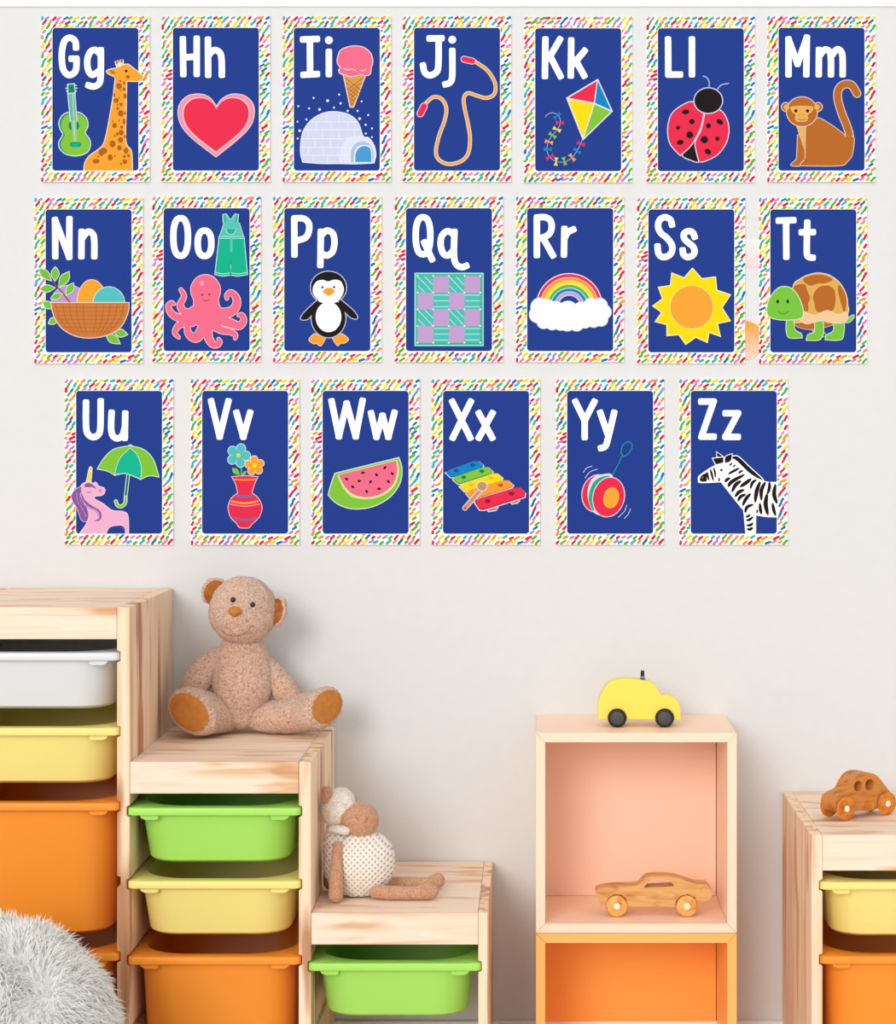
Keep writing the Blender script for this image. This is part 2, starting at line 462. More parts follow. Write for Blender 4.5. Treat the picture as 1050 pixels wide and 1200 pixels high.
def pic_K(c, p):
    A = Art(c, (630, 80, 9.6))
    A.stroke([(503,800),(480,860),(430,950),(370,1020),(290,1055),(200,1045),(130,990),(105,920),(120,830),(160,760),(220,690),(255,620),(245,550),(200,510),(150,502),(105,525),(85,550)], 8, (176,172,226))
    for x,y,an,cc in ((488,850,20,RD),(445,930,35,BL),(388,1003,50,OR),(302,1045,75,GR),(208,1050,95,(240,225,60)),(138,998,-30,RD),(115,912,0,BL),(128,830,15,OR),(168,755,35,GR),(217,688,25,(240,225,60)),(250,613,0,RD),(220,537,-40,BL)):
        a = math.radians(an); u = Vector((math.cos(a), math.sin(a))); v = Vector((-u.y, u.x)); o = Vector((x, y))
        for sgn in (1, -1):
            A.fill([o+v*4, o+u*sgn*46+v*24, o+u*sgn*46-v*24, o-v*4], cc, False)
    a_, b_, c_, d_, e_ = (675,132),(332,337),(835,483),(512,798),(640,395)
    A.fill([a_,c_,d_,b_], (235,232,246), False, (228,226,246), 10)
    def tri(q, cc):
        g = Vector((sum(t[0] for t in q)/3, sum(t[1] for t in q)/3))
        A.fill([g+(Vector(t)-g)*.93 for t in q], cc, False)
    tri((a_,b_,e_), RD); tri((a_,c_,e_), BL); tri((b_,e_,d_), YE); tri((e_,c_,d_), GR)
    A.done('kite_picture', p)
def pic_L(c, p):
    A = Art(c, (600, 0, 3.5)); LV = (222,220,242)
    A.stroke([(808,368),(808,335),(798,318),(784,312)], 4.5, (170,190,235)); A.stroke([(836,378),(856,350),(888,342)], 4.5, (170,190,235))
    A.fill([(752,578),(700,633),(735,656),(768,660),(780,600)], BKc, True, LV, 4)
    A.fill([(785,462),(785,462),(745,420),(700,432),(655,470),(640,530),(650,590),(690,636),(690,636),(730,600),(755,560),(775,515)], RD, True, LV, 4)
    A.fill([(793,462),(793,462),(850,452),(880,490),(888,540),(875,590),(840,635),(790,660),(768,662),(768,662),(755,610),(754,580),(778,530)], RD, True, LV, 4)
    A.ell(805,413,57,51,BKc,0,LV,4)
    for x,y,r,q,t in ((712,459,15,10,-10),(738,499,11,11,0),(681,524,9,8,0),(729,553,14,14,0),(690,584,14,10,-10),(806,516,10,10,0),(852,500,15,10,30),(789,573,15,15,0),(842,569,9,9,0),(803,622,14,11,35)): A.ell(x,y,r,q,BKc,t)
    A.done('ladybug_picture', p)
def pic_M(c, p):
    A = Art(c, (900, 80, 7.5)); OLb = (236,214,205)
    A.stroke([(712,660),(716,590),(690,500),(650,400),(615,280),(618,190),(670,142),(735,150),(782,222)], 62, BR, ol=OLb, ow=7)
    A.fill([(262,590),(262,590),(252,790),(240,810),(205,842),(210,855),(285,855),(325,810),(330,700),(330,560)], BR, True, OLb, 6)
    A.fill([(328,500),(328,500),(430,438),(530,483),(640,560),(690,608),(690,608),(745,600),(755,640),(738,760),(695,820),(625,855),(282,855),(282,855),(300,825),(325,806),(328,806)], BR, True, OLb, 6)
    A.fill([(690,560),(720,560),(752,650),(740,700),(690,660)], BR, True)
    A.fill([(250,500),(328,500),(328,735)], (232,180,100), False, OLb, 5)
    A.ell(155,340,34,36,BR,0,OLb,7); A.ell(440,340,34,36,BR,0,OLb,7)
    A.ell(298,382,134,128,BR,0,OLb,7)
    A.ell(163,342,24,24,(236,176,96)); A.ell(430,342,24,24,(236,176,96))
    F_ = (232,178,92)
    A.fill([(210,335),(385,335),(388,380),(350,410),(353,440),(330,470),(255,470),(236,440),(240,410),(208,380)], F_)
    A.ell(245,375,14,15,BKc); A.ell(347,375,14,15,BKc)
    A.ell(278,408,5,5,BR); A.ell(310,408,5,5,BR); A.stroke([(262,445),(295,456),(330,445)], 7, BR)
    A.done('monkey_picture', p)
def pic_N(c, p):
    A = Art(c, (35, 300, 7.5)); O2 = (232,240,225)
    for a, b, w in (((115,405),(205,460),60),((165,592),(250,545),56),((672,690),(792,770),70),((745,668),(858,690),66)): A.leaf(a, b, w, (120,196,62), O2, 6)
    A.ell(345,415,155,155,(190,156,212),0,(225,215,240),6,180,360)
    A.ell(545,415,128,205,(250,166,50),0,(245,225,215),6,180,360)
    A.ell(695,415,137,142,TEAL,0,(215,236,240),6,180,360)
    A.fill([(188,412),(188,412),(868,412),(868,412),(860,500),(800,620),(690,690),(540,718),(400,700),(280,630),(212,520)], (206,126,64), True, (245,225,210), 7)
    for k, y in enumerate((450,485,520,555,590,625,660)):
        u = math.sqrt(max(0, 1-((y-412)/306)**2)); A.stroke([(528-325*u, y), (528, y+4), (528+325*u, y)], 5, (184,100,42))
    for k in range(-5, 6):
        if k: A.stroke([(528+k*60, 425), (528+k*52, 560), (528+k*28, 690)], 5, (184,100,42))
    A.stroke([(190,215),(260,290),(350,405)], 11, (150,84,60))
    for a, b, w in (((85,112),(188,215),66),((225,98),(222,218),66),((345,140),(258,272),74),((383,240),(322,345),60),((90,292),(220,280),62),((188,372),(285,335),52)): A.leaf(a, b, w, (120,196,62), O2, 6)
    A.done('nest_basket_picture', p)
def pic_O(c, p):
    A = Art(c, (180, 240, 6.67)); O2 = (200,240,228); T1 = (22,184,146); T2 = (92,200,186)
    bib = [(543,78),(568,74),(592,112),(610,114),(636,74),(662,78),(656,135),(672,152),(702,250),(516,250),(550,152),(545,132)]
    A.fill(bib, T2, False, O2, 5)
    A.stroke([(556,84),(562,132)], 12, T1, False); A.stroke([(652,84),(644,132)], 12, T1, False)
    A.fill([(514,262),(705,262),(732,543),(660,556),(606,548),(604,415),(600,548),(540,556),(482,543)], T1, False, O2, 6)
    A.stroke([(514,256),(704,256)], 12, T2, False, ol=O2, ow=3)
    A.ell(605,188,36,42,T1,0,O2,4,0,180); A.stroke([(568,182),(642,182)], 10, T2, False)
    A.stroke([(486,528),(540,540),(598,532)], 5, O2); A.stroke([(608,532),(664,540),(728,528)], 5, O2)
    A.stroke([(608,268),(608,362)], 20, T2, False)
    A.done('overalls_picture', p)
    A = Art(c, (180, 240, 6.67)); O3 = (250,205,215)
    T = [([(330,850),(245,838),(208,785),(238,715),(214,664)],66,26),([(330,880),(210,885),(140,850),(116,795),(138,765),(160,775)],66,20),
         ([(300,920),(220,930),(178,965),(168,1005),(196,1036)],60,22),([(390,960),(340,1036),(290,1025),(264,980),(275,940),(300,935)],80,22),
         ([(420,920),(425,1020),(455,1082),(495,1095),(518,1072),(508,1050)],74,22),([(440,930),(530,978),(600,993),(640,1018),(638,1045)],66,20),
         ([(480,880),(600,925),(670,945),(704,905),(690,862),(665,865)],78,22),([(450,850),(590,840),(645,790),(645,725),(605,686),(574,705),(573,733)],80,22)]
    for P_, a, b in T: A.stroke(P_, a+12, O3, w2=b+12)
    hd = [(405,548),(470,568),(515,630),(518,690),(505,745),(520,800),(560,830),(540,930),(440,965),(320,930),(270,880),(280,815),(312,790),(315,745),(295,690),(298,630),(340,570)]
    A.fill(hd, PK, True, O3, 6)
    for P_, a, b in T: A.stroke(P_, a, PK, w2=b)
    A.fill(hd, PK, True)
    A.ell(375,612,20,20,(248,150,172)); A.ell(380,704,8,8,(150,50,70)); A.ell(436,702,8,8,(150,50,70)); A.stroke([(390,742),(412,752),(436,738)], 5, (150,50,70))
    A.done('octopus_picture', p)
def pic_P(c, p):
    A = Art(c, (340, 300, 10)); O2 = (200,205,228)
    A.fill([(280,912),(280,912),(222,980),(275,1025),(310,1022),(360,1050),(412,962),(400,940)], OR, True, (240,225,215), 7)
    A.fill([(610,912),(610,912),(682,972),(640,1018),(590,1020),(555,1048),(498,962),(510,940)], OR, True, (240,225,215), 7)
    wl = [(330,520),(240,590),(160,670),(125,728),(150,748),(210,735),(270,670),(330,610)]; wr = [(580,515),(660,570),(740,640),(788,712),(765,738),(700,712),(640,655),(570,620)]
    A.fill(wl, BKc, True, O2, 10); A.fill(wr, BKc, True, O2, 10)
    A.ell(450,730,200,225,BKc,0,O2,10); A.ell(450,370,208,188,BKc,0,O2,10); A.fill(wl, BKc); A.fill(wr, BKc); A.ell(450,730,200,225,BKc)
    A.fill([(445,298),(380,280),(310,300),(268,370),(275,450),(330,520),(370,545),(430,560),(530,545),(575,515),(620,440),(628,370),(590,295),(520,278)], WH)
    A.ell(450,715,150,178,WH)
    A.ell(380,367,15,13,BKc); A.ell(515,365,15,13,BKc)
    A.fill([(382,415),(420,378),(460,372),(500,380),(526,415),(490,450),(450,468),(415,450)], OR)
    A.done('penguin_picture', p)
def pic_Q(c, p):
    A = Art(c, (480, 310, 10.5)); T1 = (78,194,190); T2 = (150,232,206)
    A.fill([(60,100),(912,100),(912,1005),(60,1005)], T2, False); A.fill([(78,118),(896,118),(896,988),(78,988)], (72,184,160), False)
    x0, y0, w, h = 98, 142, 193, 205
    for r in range(4):
        for q in range(4):
            a, b = x0+q*w, y0+r*h
            if (r+q) % 2: A.fill([(a,b),(a+w,b),(a+w,b+h),(a,b+h)], (198,162,212), False)
            else:
                A.fill([(a,b),(a+w,b),(a+w,b+h),(a,b+h)], T1, False)
                if r % 2 == 0:
                    A.stroke([(a+8,b+12),(a+w-10,b+h-10)], 10, (190,240,190), False); A.stroke([(a+90,b+8),(a+w-8,b+105)], 10, (190,240,190), False); A.stroke([(a+8,b+120),(a+85,b+h-8)], 10, (190,240,190), False)
                else:
                    for t in (30, 100, 172): A.stroke([(a+8,b+t),(a+w-8,b+t)], 12, (175,236,196), False)
    for r in range(5):
        for q in range(5): A.ell(x0+q*w, y0+r*h, 12, 12, (235,240,255))
    A.done('quilt_picture', p)
def pic_R(c, p):
    A = Art(c, (590, 220, 3.5))
    for r, cc in ((137,(250,225,225)),(133,RD),(121,(250,215,205)),(118,(248,152,60)),(107,(250,225,150)),(104,YE),(92,(230,240,200)),(89,(98,188,70)),(77,(210,235,235)),(74,BL),(62,(225,215,240)),(59,PU),(48,(225,215,240)),(44,NAVY)):
        A.ell(270, 487, r, r, cc, 0, None, 0, 180, 360)
    cl = [(150,490,38),(140,520,34),(165,550,28),(200,555,28),(235,555,30),(262,558,30),(300,558,30),(335,550,26),(370,545,28),(400,540,28),(412,510,30),(395,485,32),(360,485,32),(320,500,32),(265,505,40),(215,500,34),(180,490,32)]
    for x,y,r in cl: A.ell(x,y,r+2,r+2,(205,222,244))
    for x,y,r in cl: A.ell(x,y,r-1,r-1,WH)
    A.fill([(140,480),(410,480),(410,560),(150,560)], WH, False)
    A.done('rainbow_picture', p)
def pic_S(c, p):
    A = Art(c, (590, 220, 3.5))
    out = [(775,333),(868,368),(928,440),(928,545),(888,608),(835,632),(748,640),(672,605),(625,548),(615,485),(638,410),(692,352)]
    P = []
    for i, a in enumerate(out):
        b = out[(i+1) % 12]; P.append(a); m = Vector(((a[0]+b[0])/2-772, (a[1]+b[1])/2-490)); P.append((772+m.x*.86, 490+m.y*.86) if m.length*.86 < 124 else (772+m.x/m.length*122, 490+m.y/m.length*122))
    A.fill(P, YE, False, (252,244,190), 4)
    A.ell(772,490,91,91,(255,238,130)); A.ell(772,490,88,88,(250,168,58))
    A.done('sun_picture', p)
def pic_T(c, p):
    A = Art(c, (890, 310, 8.75)); O2 = (230,240,215); O3 = (246,226,205); G2 = (122,200,66)
    A.fill([(528,640),(550,690),(520,720),(545,700),(570,640)], G2, True, O2, 4); A.fill([(655,690),(680,720),(660,740),(640,715)], (60,130,50), True, O2, 4)
    A.fill([(320,570),(400,560),(560,590),(760,603),(700,635),(560,665),(440,655),(360,620)], BR, True, O3, 4)
    A.fill([(320,575),(345,235),(420,150),(520,104),(610,90),(720,115),(820,190),(882,300),(900,400),(888,510),(640,540)], (228,178,90), True, O3, 8)
    for P_ in ([(445,150),(520,112),(610,102),(700,120),(750,155),(680,190),(600,195),(540,215),(490,205)],
               [(345,240),(385,208),(465,205),(490,270),(520,340),(500,400),(500,470),(460,478),(420,400),(380,320)],
               [(600,240),(690,215),(760,250),(780,330),(770,430),(740,475),(680,470),(620,490),(575,460),(565,400),(548,325)],
               [(815,208),(860,260),(888,340),(890,420),(868,492),(845,430),(810,300),(805,240)]): A.fill(P_, BR)
    A.fill([(880,595),(880,595),(925,540),(962,518),(965,545),(925,588)], G2, True, O2, 6)
    A.fill([(285,565),(345,565),(355,650),(380,685),(425,710),(435,750),(435,750),(310,750),(280,700),(275,640)], G2, True, O2, 7)
    A.fill([(570,575),(640,575),(655,680),(640,740),(600,774),(482,774),(482,774),(500,720),(560,695),(570,640)], G2, True, O2, 7)
    A.fill([(765,590),(858,590),(862,700),(830,770),(675,770),(675,770),(690,725),(750,690),(765,650)], G2, True, O2, 7)
    A.fill([(410,545),(450,485),(510,510),(580,520),(640,490),(700,473),(760,500),(820,515),(880,490),(905,520),(900,560),(850,596),(760,600),(640,575),(560,590),(490,608),(440,590)], (242,206,156), True, O3, 5)
    A.fill([(260,228),(330,250),(390,320),(430,410),(446,490),(420,550),(300,566),(180,560),(100,530),(78,460),(97,370),(150,285),(200,240)], G2, True, O2, 8)
    A.ell(187,380,13,20,BKc); A.ell(290,378,13,20,BKc); A.stroke([(192,484),(240,508),(298,480)], 7, (50,120,40))
    A.done('turtle_picture', p)
def pic_U(c, p):
    A = Art(c, (70, 500, 7.5)); O2 = (215,238,220)
    A.stroke([(602,420),(580,612)], 18, (0,120,84), False, ol=O2, ow=7)
    A.stroke([(580,625),(574,672),(545,700),(508,692),(494,655)], 20, GR, ol=O2, ow=7)
    A.ell(622,180,18,18,(10,90,90),0,O2,7)
    A.fill([(335,370),(335,370),(390,280),(470,205),(570,178),(640,176),(740,205),(820,290),(870,440),(870,440),(790,428),(710,460),(710,460),(640,428),(570,408),(485,424),(485,424),(420,388)], GR, True, O2, 7)
    A.fill([(622,190),(622,190),(530,280),(485,420),(485,420),(570,408),(640,428),(710,458),(710,458),(715,350),(680,250)], (22,188,150), True, O2, 5)
    A.done('umbrella_picture', p)
    A = Art(c, (70, 500, 7.5)); O3 = (238,220,244)
    A.fill([(236,490),(262,365),(272,355),(282,365),(272,490)], (250,218,70), False, (238,232,235), 7)
    UN = (244,182,212)
    A.fill([(180,936),(180,936),(240,850),(255,770),(195,690),(172,600),(190,520),(240,488),(290,500),(320,495),(340,525),(385,540),(394,570),(370,600),(315,608),(300,632),(380,680),(460,738),(560,750),(598,790),(603,936),(603,936),(585,936),(572,890),(540,862),(440,878),(405,936),(405,936)], UN, True, O3, 7)
    M1 = (140,90,160); M2 = (178,128,192)
    A.fill([(190,530),(140,555),(105,600),(115,655),(150,710),(172,770),(195,822),(238,830),(252,780),(240,720),(200,650),(180,590)], M1, True, (225,205,240), 5)
    A.fill([(185,560),(200,640),(250,700),(320,730),(350,775),(340,812),(305,826),(345,826),(368,790),(350,735),(290,700),(225,650),(195,590)], M1, True, (205,170,220), 4)
    A.fill([(215,520),(245,495),(290,510),(322,545),(280,530),(240,532)], M1)
    A.stroke([(150,580),(155,650),(195,715),(232,790)], 9, M2); A.stroke([(175,590),(190,660),(250,710),(310,735),(345,785)], 7, M2)
    A.stroke([(240,575),(258,580),(275,568)], 5, (130,80,140)); A.ell(358,563,14,14,(244,130,170)); A.ell(315,500,10,14,UN,0,O3,3)
    A.ell(550,806,12,6,(235,225,250)); A.leaf((545,870),(578,910),16,(110,90,170))
    A.done('unicorn_picture', p)
def pic_V(c, p):
    A = Art(c, (240, 510, 10))
    A.stroke([(425,360),(430,480)], 16, (90,190,130), False); A.stroke([(575,420),(570,480)], 16, (60,150,80), False)
    A.leaf((320,385),(410,465), 66, GR); A.leaf((490,415),(430,480), 34, GR)
    for cx, cy, R_, r, a0, cc, o in ((395,237,88,50,-70,TEAL,(205,232,244)),(585,357,72,40,-95,OR,(245,230,200))):
        for ex, cl in ((9, o), (0, cc)):
            for k in range(5):
                a = math.radians(a0+72*k); A.ell(cx+R_*math.cos(a), cy+R_*math.sin(a), r+ex, r+ex, cl)
            A.ell(cx, cy, R_*.7, R_*.7, cl)
        A.ell(cx, cy, 24, 24, YE)
    A.fill([(320,490),(320,490),(470,478),(620,490),(620,490),(585,560),(550,675),(550,675),(620,735),(662,810),(665,880),(630,965),(560,1030),(520,1078),(470,1084),(410,1078),(370,1025),(310,965),(280,880),(282,810),(320,735),(390,680),(390,680),(365,570)], RD, True, (240,205,225), 9)
    A.stroke([(350,518),(470,524),(590,518)], 16, (252,160,50)); A.stroke([(380,712),(470,722),(562,712)], 26, (124,110,170))
    A.stroke([(318,775),(470,798),(618,775)], 22, (252,176,50)); A.stroke([(302,808),(470,832),(636,808)], 12, (250,160,190)); A.stroke([(330,970),(470,996),(605,970)], 24, (124,110,170))
    A.done('vase_picture', p)
def pic_W(c, p):
    A = Art(c, (350, 430, 3.5)); O2 = (225,236,215)
    A.fill([(150,438),(150,438),(410,374),(410,374),(422,420),(412,480),(370,535),(300,572),(220,580),(160,560),(123,525),(123,525),(135,480)], GR, True, O2, 4)
    A.fill([(158,442),(158,442),(404,380),(404,380),(412,430),(395,485),(350,525),(290,542),(225,535),(185,500)], (216,238,160), True)
    A.fill([(164,443),(164,443),(400,384),(400,384),(404,430),(388,480),(345,517),(290,534),(232,526),(192,495)], PK, True)
    for x,y,t in ((197,460,40),(222,492,40),(249,468,0),(264,434,-20),(295,471,-60),(320,443,45),(354,413,-50),(384,438,50),(368,470,45),(330,500,0),(279,511,80)): A.leaf((x-9*math.cos(math.radians(t)),y-9*math.sin(math.radians(t))),(x+9*math.cos(math.radians(t)),y+9*math.sin(math.radians(t))),10,BKc)
    A.done('watermelon_picture', p)
def pic_X(c, p):
    A = Art(c, (510, 520, 8.75)); O2 = (222,222,246)
    bars = [([(110,290),(170,262),(400,180),(445,178),(492,215),(488,238),(190,335),(160,335)],BL,(10,90,160),[(215,275),(385,218)],(15,90,150)),
            ([(185,360),(215,335),(500,240),(545,240),(590,280),(580,300),(262,402),(232,400)],GR,(40,140,50),[(292,343),(478,282)],(10,130,90)),
            ([(250,430),(290,410),(590,305),(640,305),(690,345),(680,372),(335,480),(300,480)],YE,(225,190,20),[(370,420),(572,352)],(250,180,60)),
            ([(320,505),(360,475),(700,375),(750,375),(800,420),(785,440),(440,550),(360,550)],(248,160,56),(214,120,40),[(670,425)],(190,100,40))]
    A.fill([(520,660),(640,630),(640,650),(620,680),(550,692)], (205,140,66), False, O2, 10); A.fill([(770,590),(860,560),(860,585),(840,605),(790,615)], (205,140,66), False, O2, 10)
    for P_, cc, dk, h, hc in bars:
        A.fill([(x, y+10) for x, y in P_], dk, False, O2, 10); A.fill(P_, cc, False)
        for x, y in h: A.ell(x, y, 26, 18, hc)
    R_ = [(405,590),(450,560),(810,452),(870,450),(925,500),(918,535),(500,668),(455,665)]
    A.fill([(x, y+12) for x, y in R_], (190,20,60), False, O2, 10); A.fill(R_, RD, False); A.ell(540,588,32,22,(170,24,50)); A.ell(782,510,32,22,(170,24,50))
    A.stroke([(460,480),(305,660)], 36, (206,150,106), False, ol=O2, ow=9); A.ell(480,436,48,46,(200,150,112),0,O2,9); A.ell(308,660,17,17,(180,110,50))
    A.done('xylophone_picture', p)
def pic_Y(c, p):
    A = Art(c, (660, 510, 9.545)); O2 = (232,215,238); TL = (38,148,178)
    A.stroke([(550,450),(655,240),(648,200),(662,120),(715,75),(765,95),(765,150),(720,215),(660,240)], 11, TL)
    for P_ in ([(225,415),(260,370),(322,346)],[(245,478),(300,410),(382,380)],[(710,782),(685,850),(615,918)],[(752,825),(730,880),(685,930)]): A.stroke(P_, 9, (196,196,230))
    A.ell(375,650,160,205,RD,12,O2,10)
    A.fill([(420,440),(330,480),(280,580),(275,700),(330,850),(420,900),(500,880),(560,470)], (236,222,240))
    A.fill([(455,458),(520,460),(400,540),(335,680),(345,845),(310,800),(285,690),(320,560),(380,490)], (20,178,140), True)
    A.ell(508,692,172,220,RD,14,O2,10); A.ell(536,700,86,118,(252,200,50),14); A.ell(536,700,78,108,(252,170,56),14)
    A.done('yo_yo_picture', p)
def pic_Z(c, p):
    A = Art(c, (800, 510, 8.077))
    A.fill([(680,760),(700,760),(700,925),(680,925)], (150,150,165), False)
    body = [(150,400),(165,380),(250,320),(315,285),(380,265),(450,235),(500,240),(640,370),(780,440),(898,446),(898,446),(898,772),(898,772),(800,770),(700,755),(688,760),(685,926),(685,926),(598,926),(598,926),(578,720),(560,690),(480,590),(370,450),(350,442),(170,448),(150,425)]
    A.fill([(325,200),(322,160),(370,195),(380,215)], BKc, False, WH, 6)
    A.fill([(285,220),(385,208),(385,262),(312,276)], BKc, False, WH, 7)
    A.fill([(465,215),(500,198),(540,215),(640,310),(760,425),(640,390),(520,290)], BKc, True, WH, 8)
    A.fill(body, (252,252,252), True, WH, 5)
    A.fill([(162,418),(175,385),(220,360),(228,400),(225,436),(175,438)], BKc); A.ell(188,403,8,8,(190,120,100))
    A.leaf((400,262),(466,178), 60, BKc, WH, 6); A.ell(366,330,12,12,BKc)
    def st(*P_, w=17): 
        A.stroke(P_, w*1.4, BKc, w2='mid')
    for P_, w in (([(228,345),(235,380),(250,430)],16),([(262,320),(275,370),(292,435)],16),([(290,305),(305,350),(310,400)],14),([(345,400),(346,430),(348,436)],12),
                  ([(470,262),(455,275),(442,290)],12),([(500,280),(488,290),(476,302)],12),([(540,310),(480,340),(430,370)],18),([(575,335),(545,345),(530,365)],14),
                  ([(400,445),(420,420),(450,405)],22),([(430,490),(465,440),(590,370)],26),([(465,540),(500,470),(555,430)],26),([(540,490),(600,450),(650,410)],26),([(495,585),(530,540),(585,515)],24),([(640,510),(660,450),(700,420)],20),
                  ([(520,625),(550,580),(600,560)],22),([(565,670),(600,600),(645,550)],24),([(590,735),(610,680),(670,655)],22),([(685,640),(700,530),(735,435)],28),([(745,620),(745,520),(785,440)],26),([(745,750),(735,700),(730,640)],22),
                  ([(820,440),(820,500),(800,560)],22),([(800,550),(785,650),(808,760)],30),([(880,460),(865,560),(895,650)],28),([(880,765),(860,700),(850,640)],22),([(700,740),(705,715),(700,705)],12),
                  ([(595,775),(620,765),(640,750)],16),([(600,805),(630,800),(668,770)],18),([(602,855),(640,850),(668,830)],18),([(605,888),(640,890),(662,870)],20)):
        st(*P_, w=w)
    A.done('zebra_picture', p)

def Pm(*s): return s
CARDDATA = [
 # letter, frame, top-left, strokes, picture, extra description
 ('Gg', (30,0), (65,68), [('s',(207,196),(203,168),(181,155),(160,168),(150,205),(149,250),(156,288),(176,308),(198,300),(208,280),(209,243)),('l',(209,241),(188,241)),
     ('s',(306,222),(286,205),(264,215),(253,250),(258,290),(275,307),(303,290)),('s',(309,205),(308,315),(300,345),(278,355),(257,350))], pic_G, 'a green guitar and a giraffe'),
 ('Hh', (30,0), (559,68), [('l',(645,160),(647,305)),('l',(702,158),(702,304)),('l',(645,236),(702,232)),('l',(748,162),(749,308)),('s',(750,228),(772,206),(796,215),(804,245),(805,308))], pic_H, 'a big red heart'),
 ('Ii', (320,0), (40,68), [('l',(122,162),(181,160)),('l',(151,162),(152,303)),('l',(124,307),(181,304)),('d',229,165,16),('l',(229,212),(229,305))], pic_I, 'an ice cream cone and an igloo'),
 ('Jj', (320,0), (533,68), [('l',(641,158),(692,157)),('s',(679,160),(678,268),(668,298),(642,309),(622,297),(615,268)),('d',735,163,16),('s',(735,208),(735,310),(726,338),(706,346))], pic_J, 'an orange jump rope'),
 ('Kk', (600,0), (50,70), [('l',(137,161),(135,313)),('l',(197,161),(152,238)),('l',(155,228),(199,313)),('l',(243,165),(241,311)),('l',(298,208),(253,262)),('l',(260,245),(296,311))], pic_K, 'a kite with a bow tail'),
 ('Ll', (600,0), (553,70), [('l',(640,161),(641,306),(690,306)),('l',(738,161),(738,306))], pic_L, 'a red ladybug'),
 ('Mm', (750,0), (523,68), [('l',(609,306),(609,161),(646,262),(684,154),(682,306)),('l',(734,204),(733,306)),('s',(736,230),(757,204),(778,213),(783,245),(783,306)),('s',(785,230),(807,203),(826,213),(831,245),(831,306))], pic_M, 'a brown monkey'),
 ('Nn', (30,220), (37,43), [('l',(122,282),(121,132),(179,284),(180,128)),('l',(230,180),(229,282)),('s',(231,210),(254,181),(276,190),(282,222),(282,282))], pic_N, 'eggs in a nest basket'),
 ('Oo', (30,220), (521,38), [('o',636,202,30,77),('o',734,228,28,52)], pic_O, 'green overalls and a pink octopus'),
 ('Pp', (310,220), (36,38), [('l',(122,127),(123,275)),('s',(122,126),(158,126),(180,143),(183,172),(170,203),(133,217)),('l',(231,180),(229,318)),('s',(232,197),(255,176),(280,188),(287,224),(279,262),(256,278),(235,270))], pic_P, 'a penguin'),
 ('Qq', (310,220), (535,38), [('o',650,197,30,76),('l',(655,224),(687,294)),('s',(776,192),(752,178),(729,195),(722,230),(732,268),(752,278),(772,260)),('s',(779,180),(777,280),(788,316),(810,326),(828,320))], pic_Q, 'a teal and purple quilt'),
 ('Rr', (590,220), (52,38), [('l',(137,123),(137,277)),('s',(137,122),(170,121),(192,134),(198,160),(189,188),(165,203),(140,208)),('l',(163,207),(203,278)),('l',(250,168),(248,275)),('s',(250,208),(264,183),(287,171))], pic_R, 'a rainbow over a white cloud'),
 ('Ss', (590,220), (549,43), [('s',(691,152),(684,131),(662,121),(641,132),(634,158),(645,185),(672,208),(691,236),(690,263),(675,280),(652,284),(636,270),(632,240)),('s',(784,202),(776,184),(758,178),(741,188),(741,207),(757,225),(777,241),(784,262),(774,279),(753,284),(738,273),(735,256)),], pic_S, 'a smiling-free yellow sun'),
 ('Tt', (750,220), (489,43), [('l',(568,135),(630,133)),('l',(599,136),(600,284)),('s',(686,142),(684,262),(692,284),(709,287)),('l',(662,183),(710,182))], pic_T, 'a green and brown turtle'),
 ('Uu', (60,430), (57,52), [('s',(143,145),(143,240),(150,274),(172,288),(194,277),(202,245),(203,140)),('s',(248,187),(246,250),(253,282),(272,293),(292,281),(301,252)),('l',(304,190),(302,292))], pic_U, 'a unicorn and a green umbrella'),
 ('Vv', (60,430), (574,52), [('l',(656,140),(691,286),(727,140)),('l',(760,187),(788,287),(816,187))], pic_V, 'flowers in a red vase'),
 ('Ww', (350,430), (53,52), [('l',(135,140),(165,285),(197,150),(234,285),(262,138)),('l',(297,189),(319,287),(344,200),(368,287),(393,187))], pic_W, 'a slice of watermelon'),
 ('Xx', (350,430), (547,52), [('l',(630,142),(704,291)),('l',(706,142),(632,291)),('l',(739,189),(794,291)),('l',(795,189),(739,291))], pic_X, 'a rainbow xylophone'),
 ('Yy', (640,430), (41,52), [('l',(120,142),(158,220)),('l',(198,142),(158,220),(158,289)),('l',(222,187),(251,272)),('s',(279,187),(254,292),(243,325),(224,333))], pic_Y, 'a red yo-yo on a string'),
 ('Zz', (640,430), (548,52), [('l',(635,142),(687,142),(637,286),(688,286)),('l',(735,190),(787,190),(735,287),(787,287))], pic_Z, 'a zebra'),
]
panel_m = mat('navy_print', NAVY, .7, .05)
for i, (let, (rx, ry), (tx, ty), strokes, pic, desc) in enumerate(CARDDATA):
    if let == 'Ss': desc = 'a yellow sun'
    px, py = rx+(tx+PW/2)/3.5, ry+(ty+PH/2)/3.5
    w = W(px, py, -.006)
    root = thing('alphabet_card', (w.x, 0, w.z), 'white confetti-edged wall card reading %s with %s on navy' % (let, desc), 'alphabet card', 'alphabet cards on the wall')
    co = bpy.data.objects.new('card', CARDS[(i+(i > 6)) % 2 if i != 4 else 2]); COL.objects.link(co); co.parent = root
    ctr = (w.x, w.z)
    A = Art(ctr, (rx, ry, 3.5), -8)
    A.fill(rounded(tx+43, ty+44, tx+400, ty+634, 14), WH, False)
    A.fill(rounded(tx+45, ty+46, tx+398, ty+632, 13), (27, 48, 130), False)
    A.fill(rounded(tx+48, ty+49, tx+395, ty+629, 11), NAVY, False)
    A.done('blue_panel', root)
    A = Art(ctr, (rx, ry, 3.5), 0); lettering(A, strokes); A.done('lettering', root)
    pic(ctr, root)

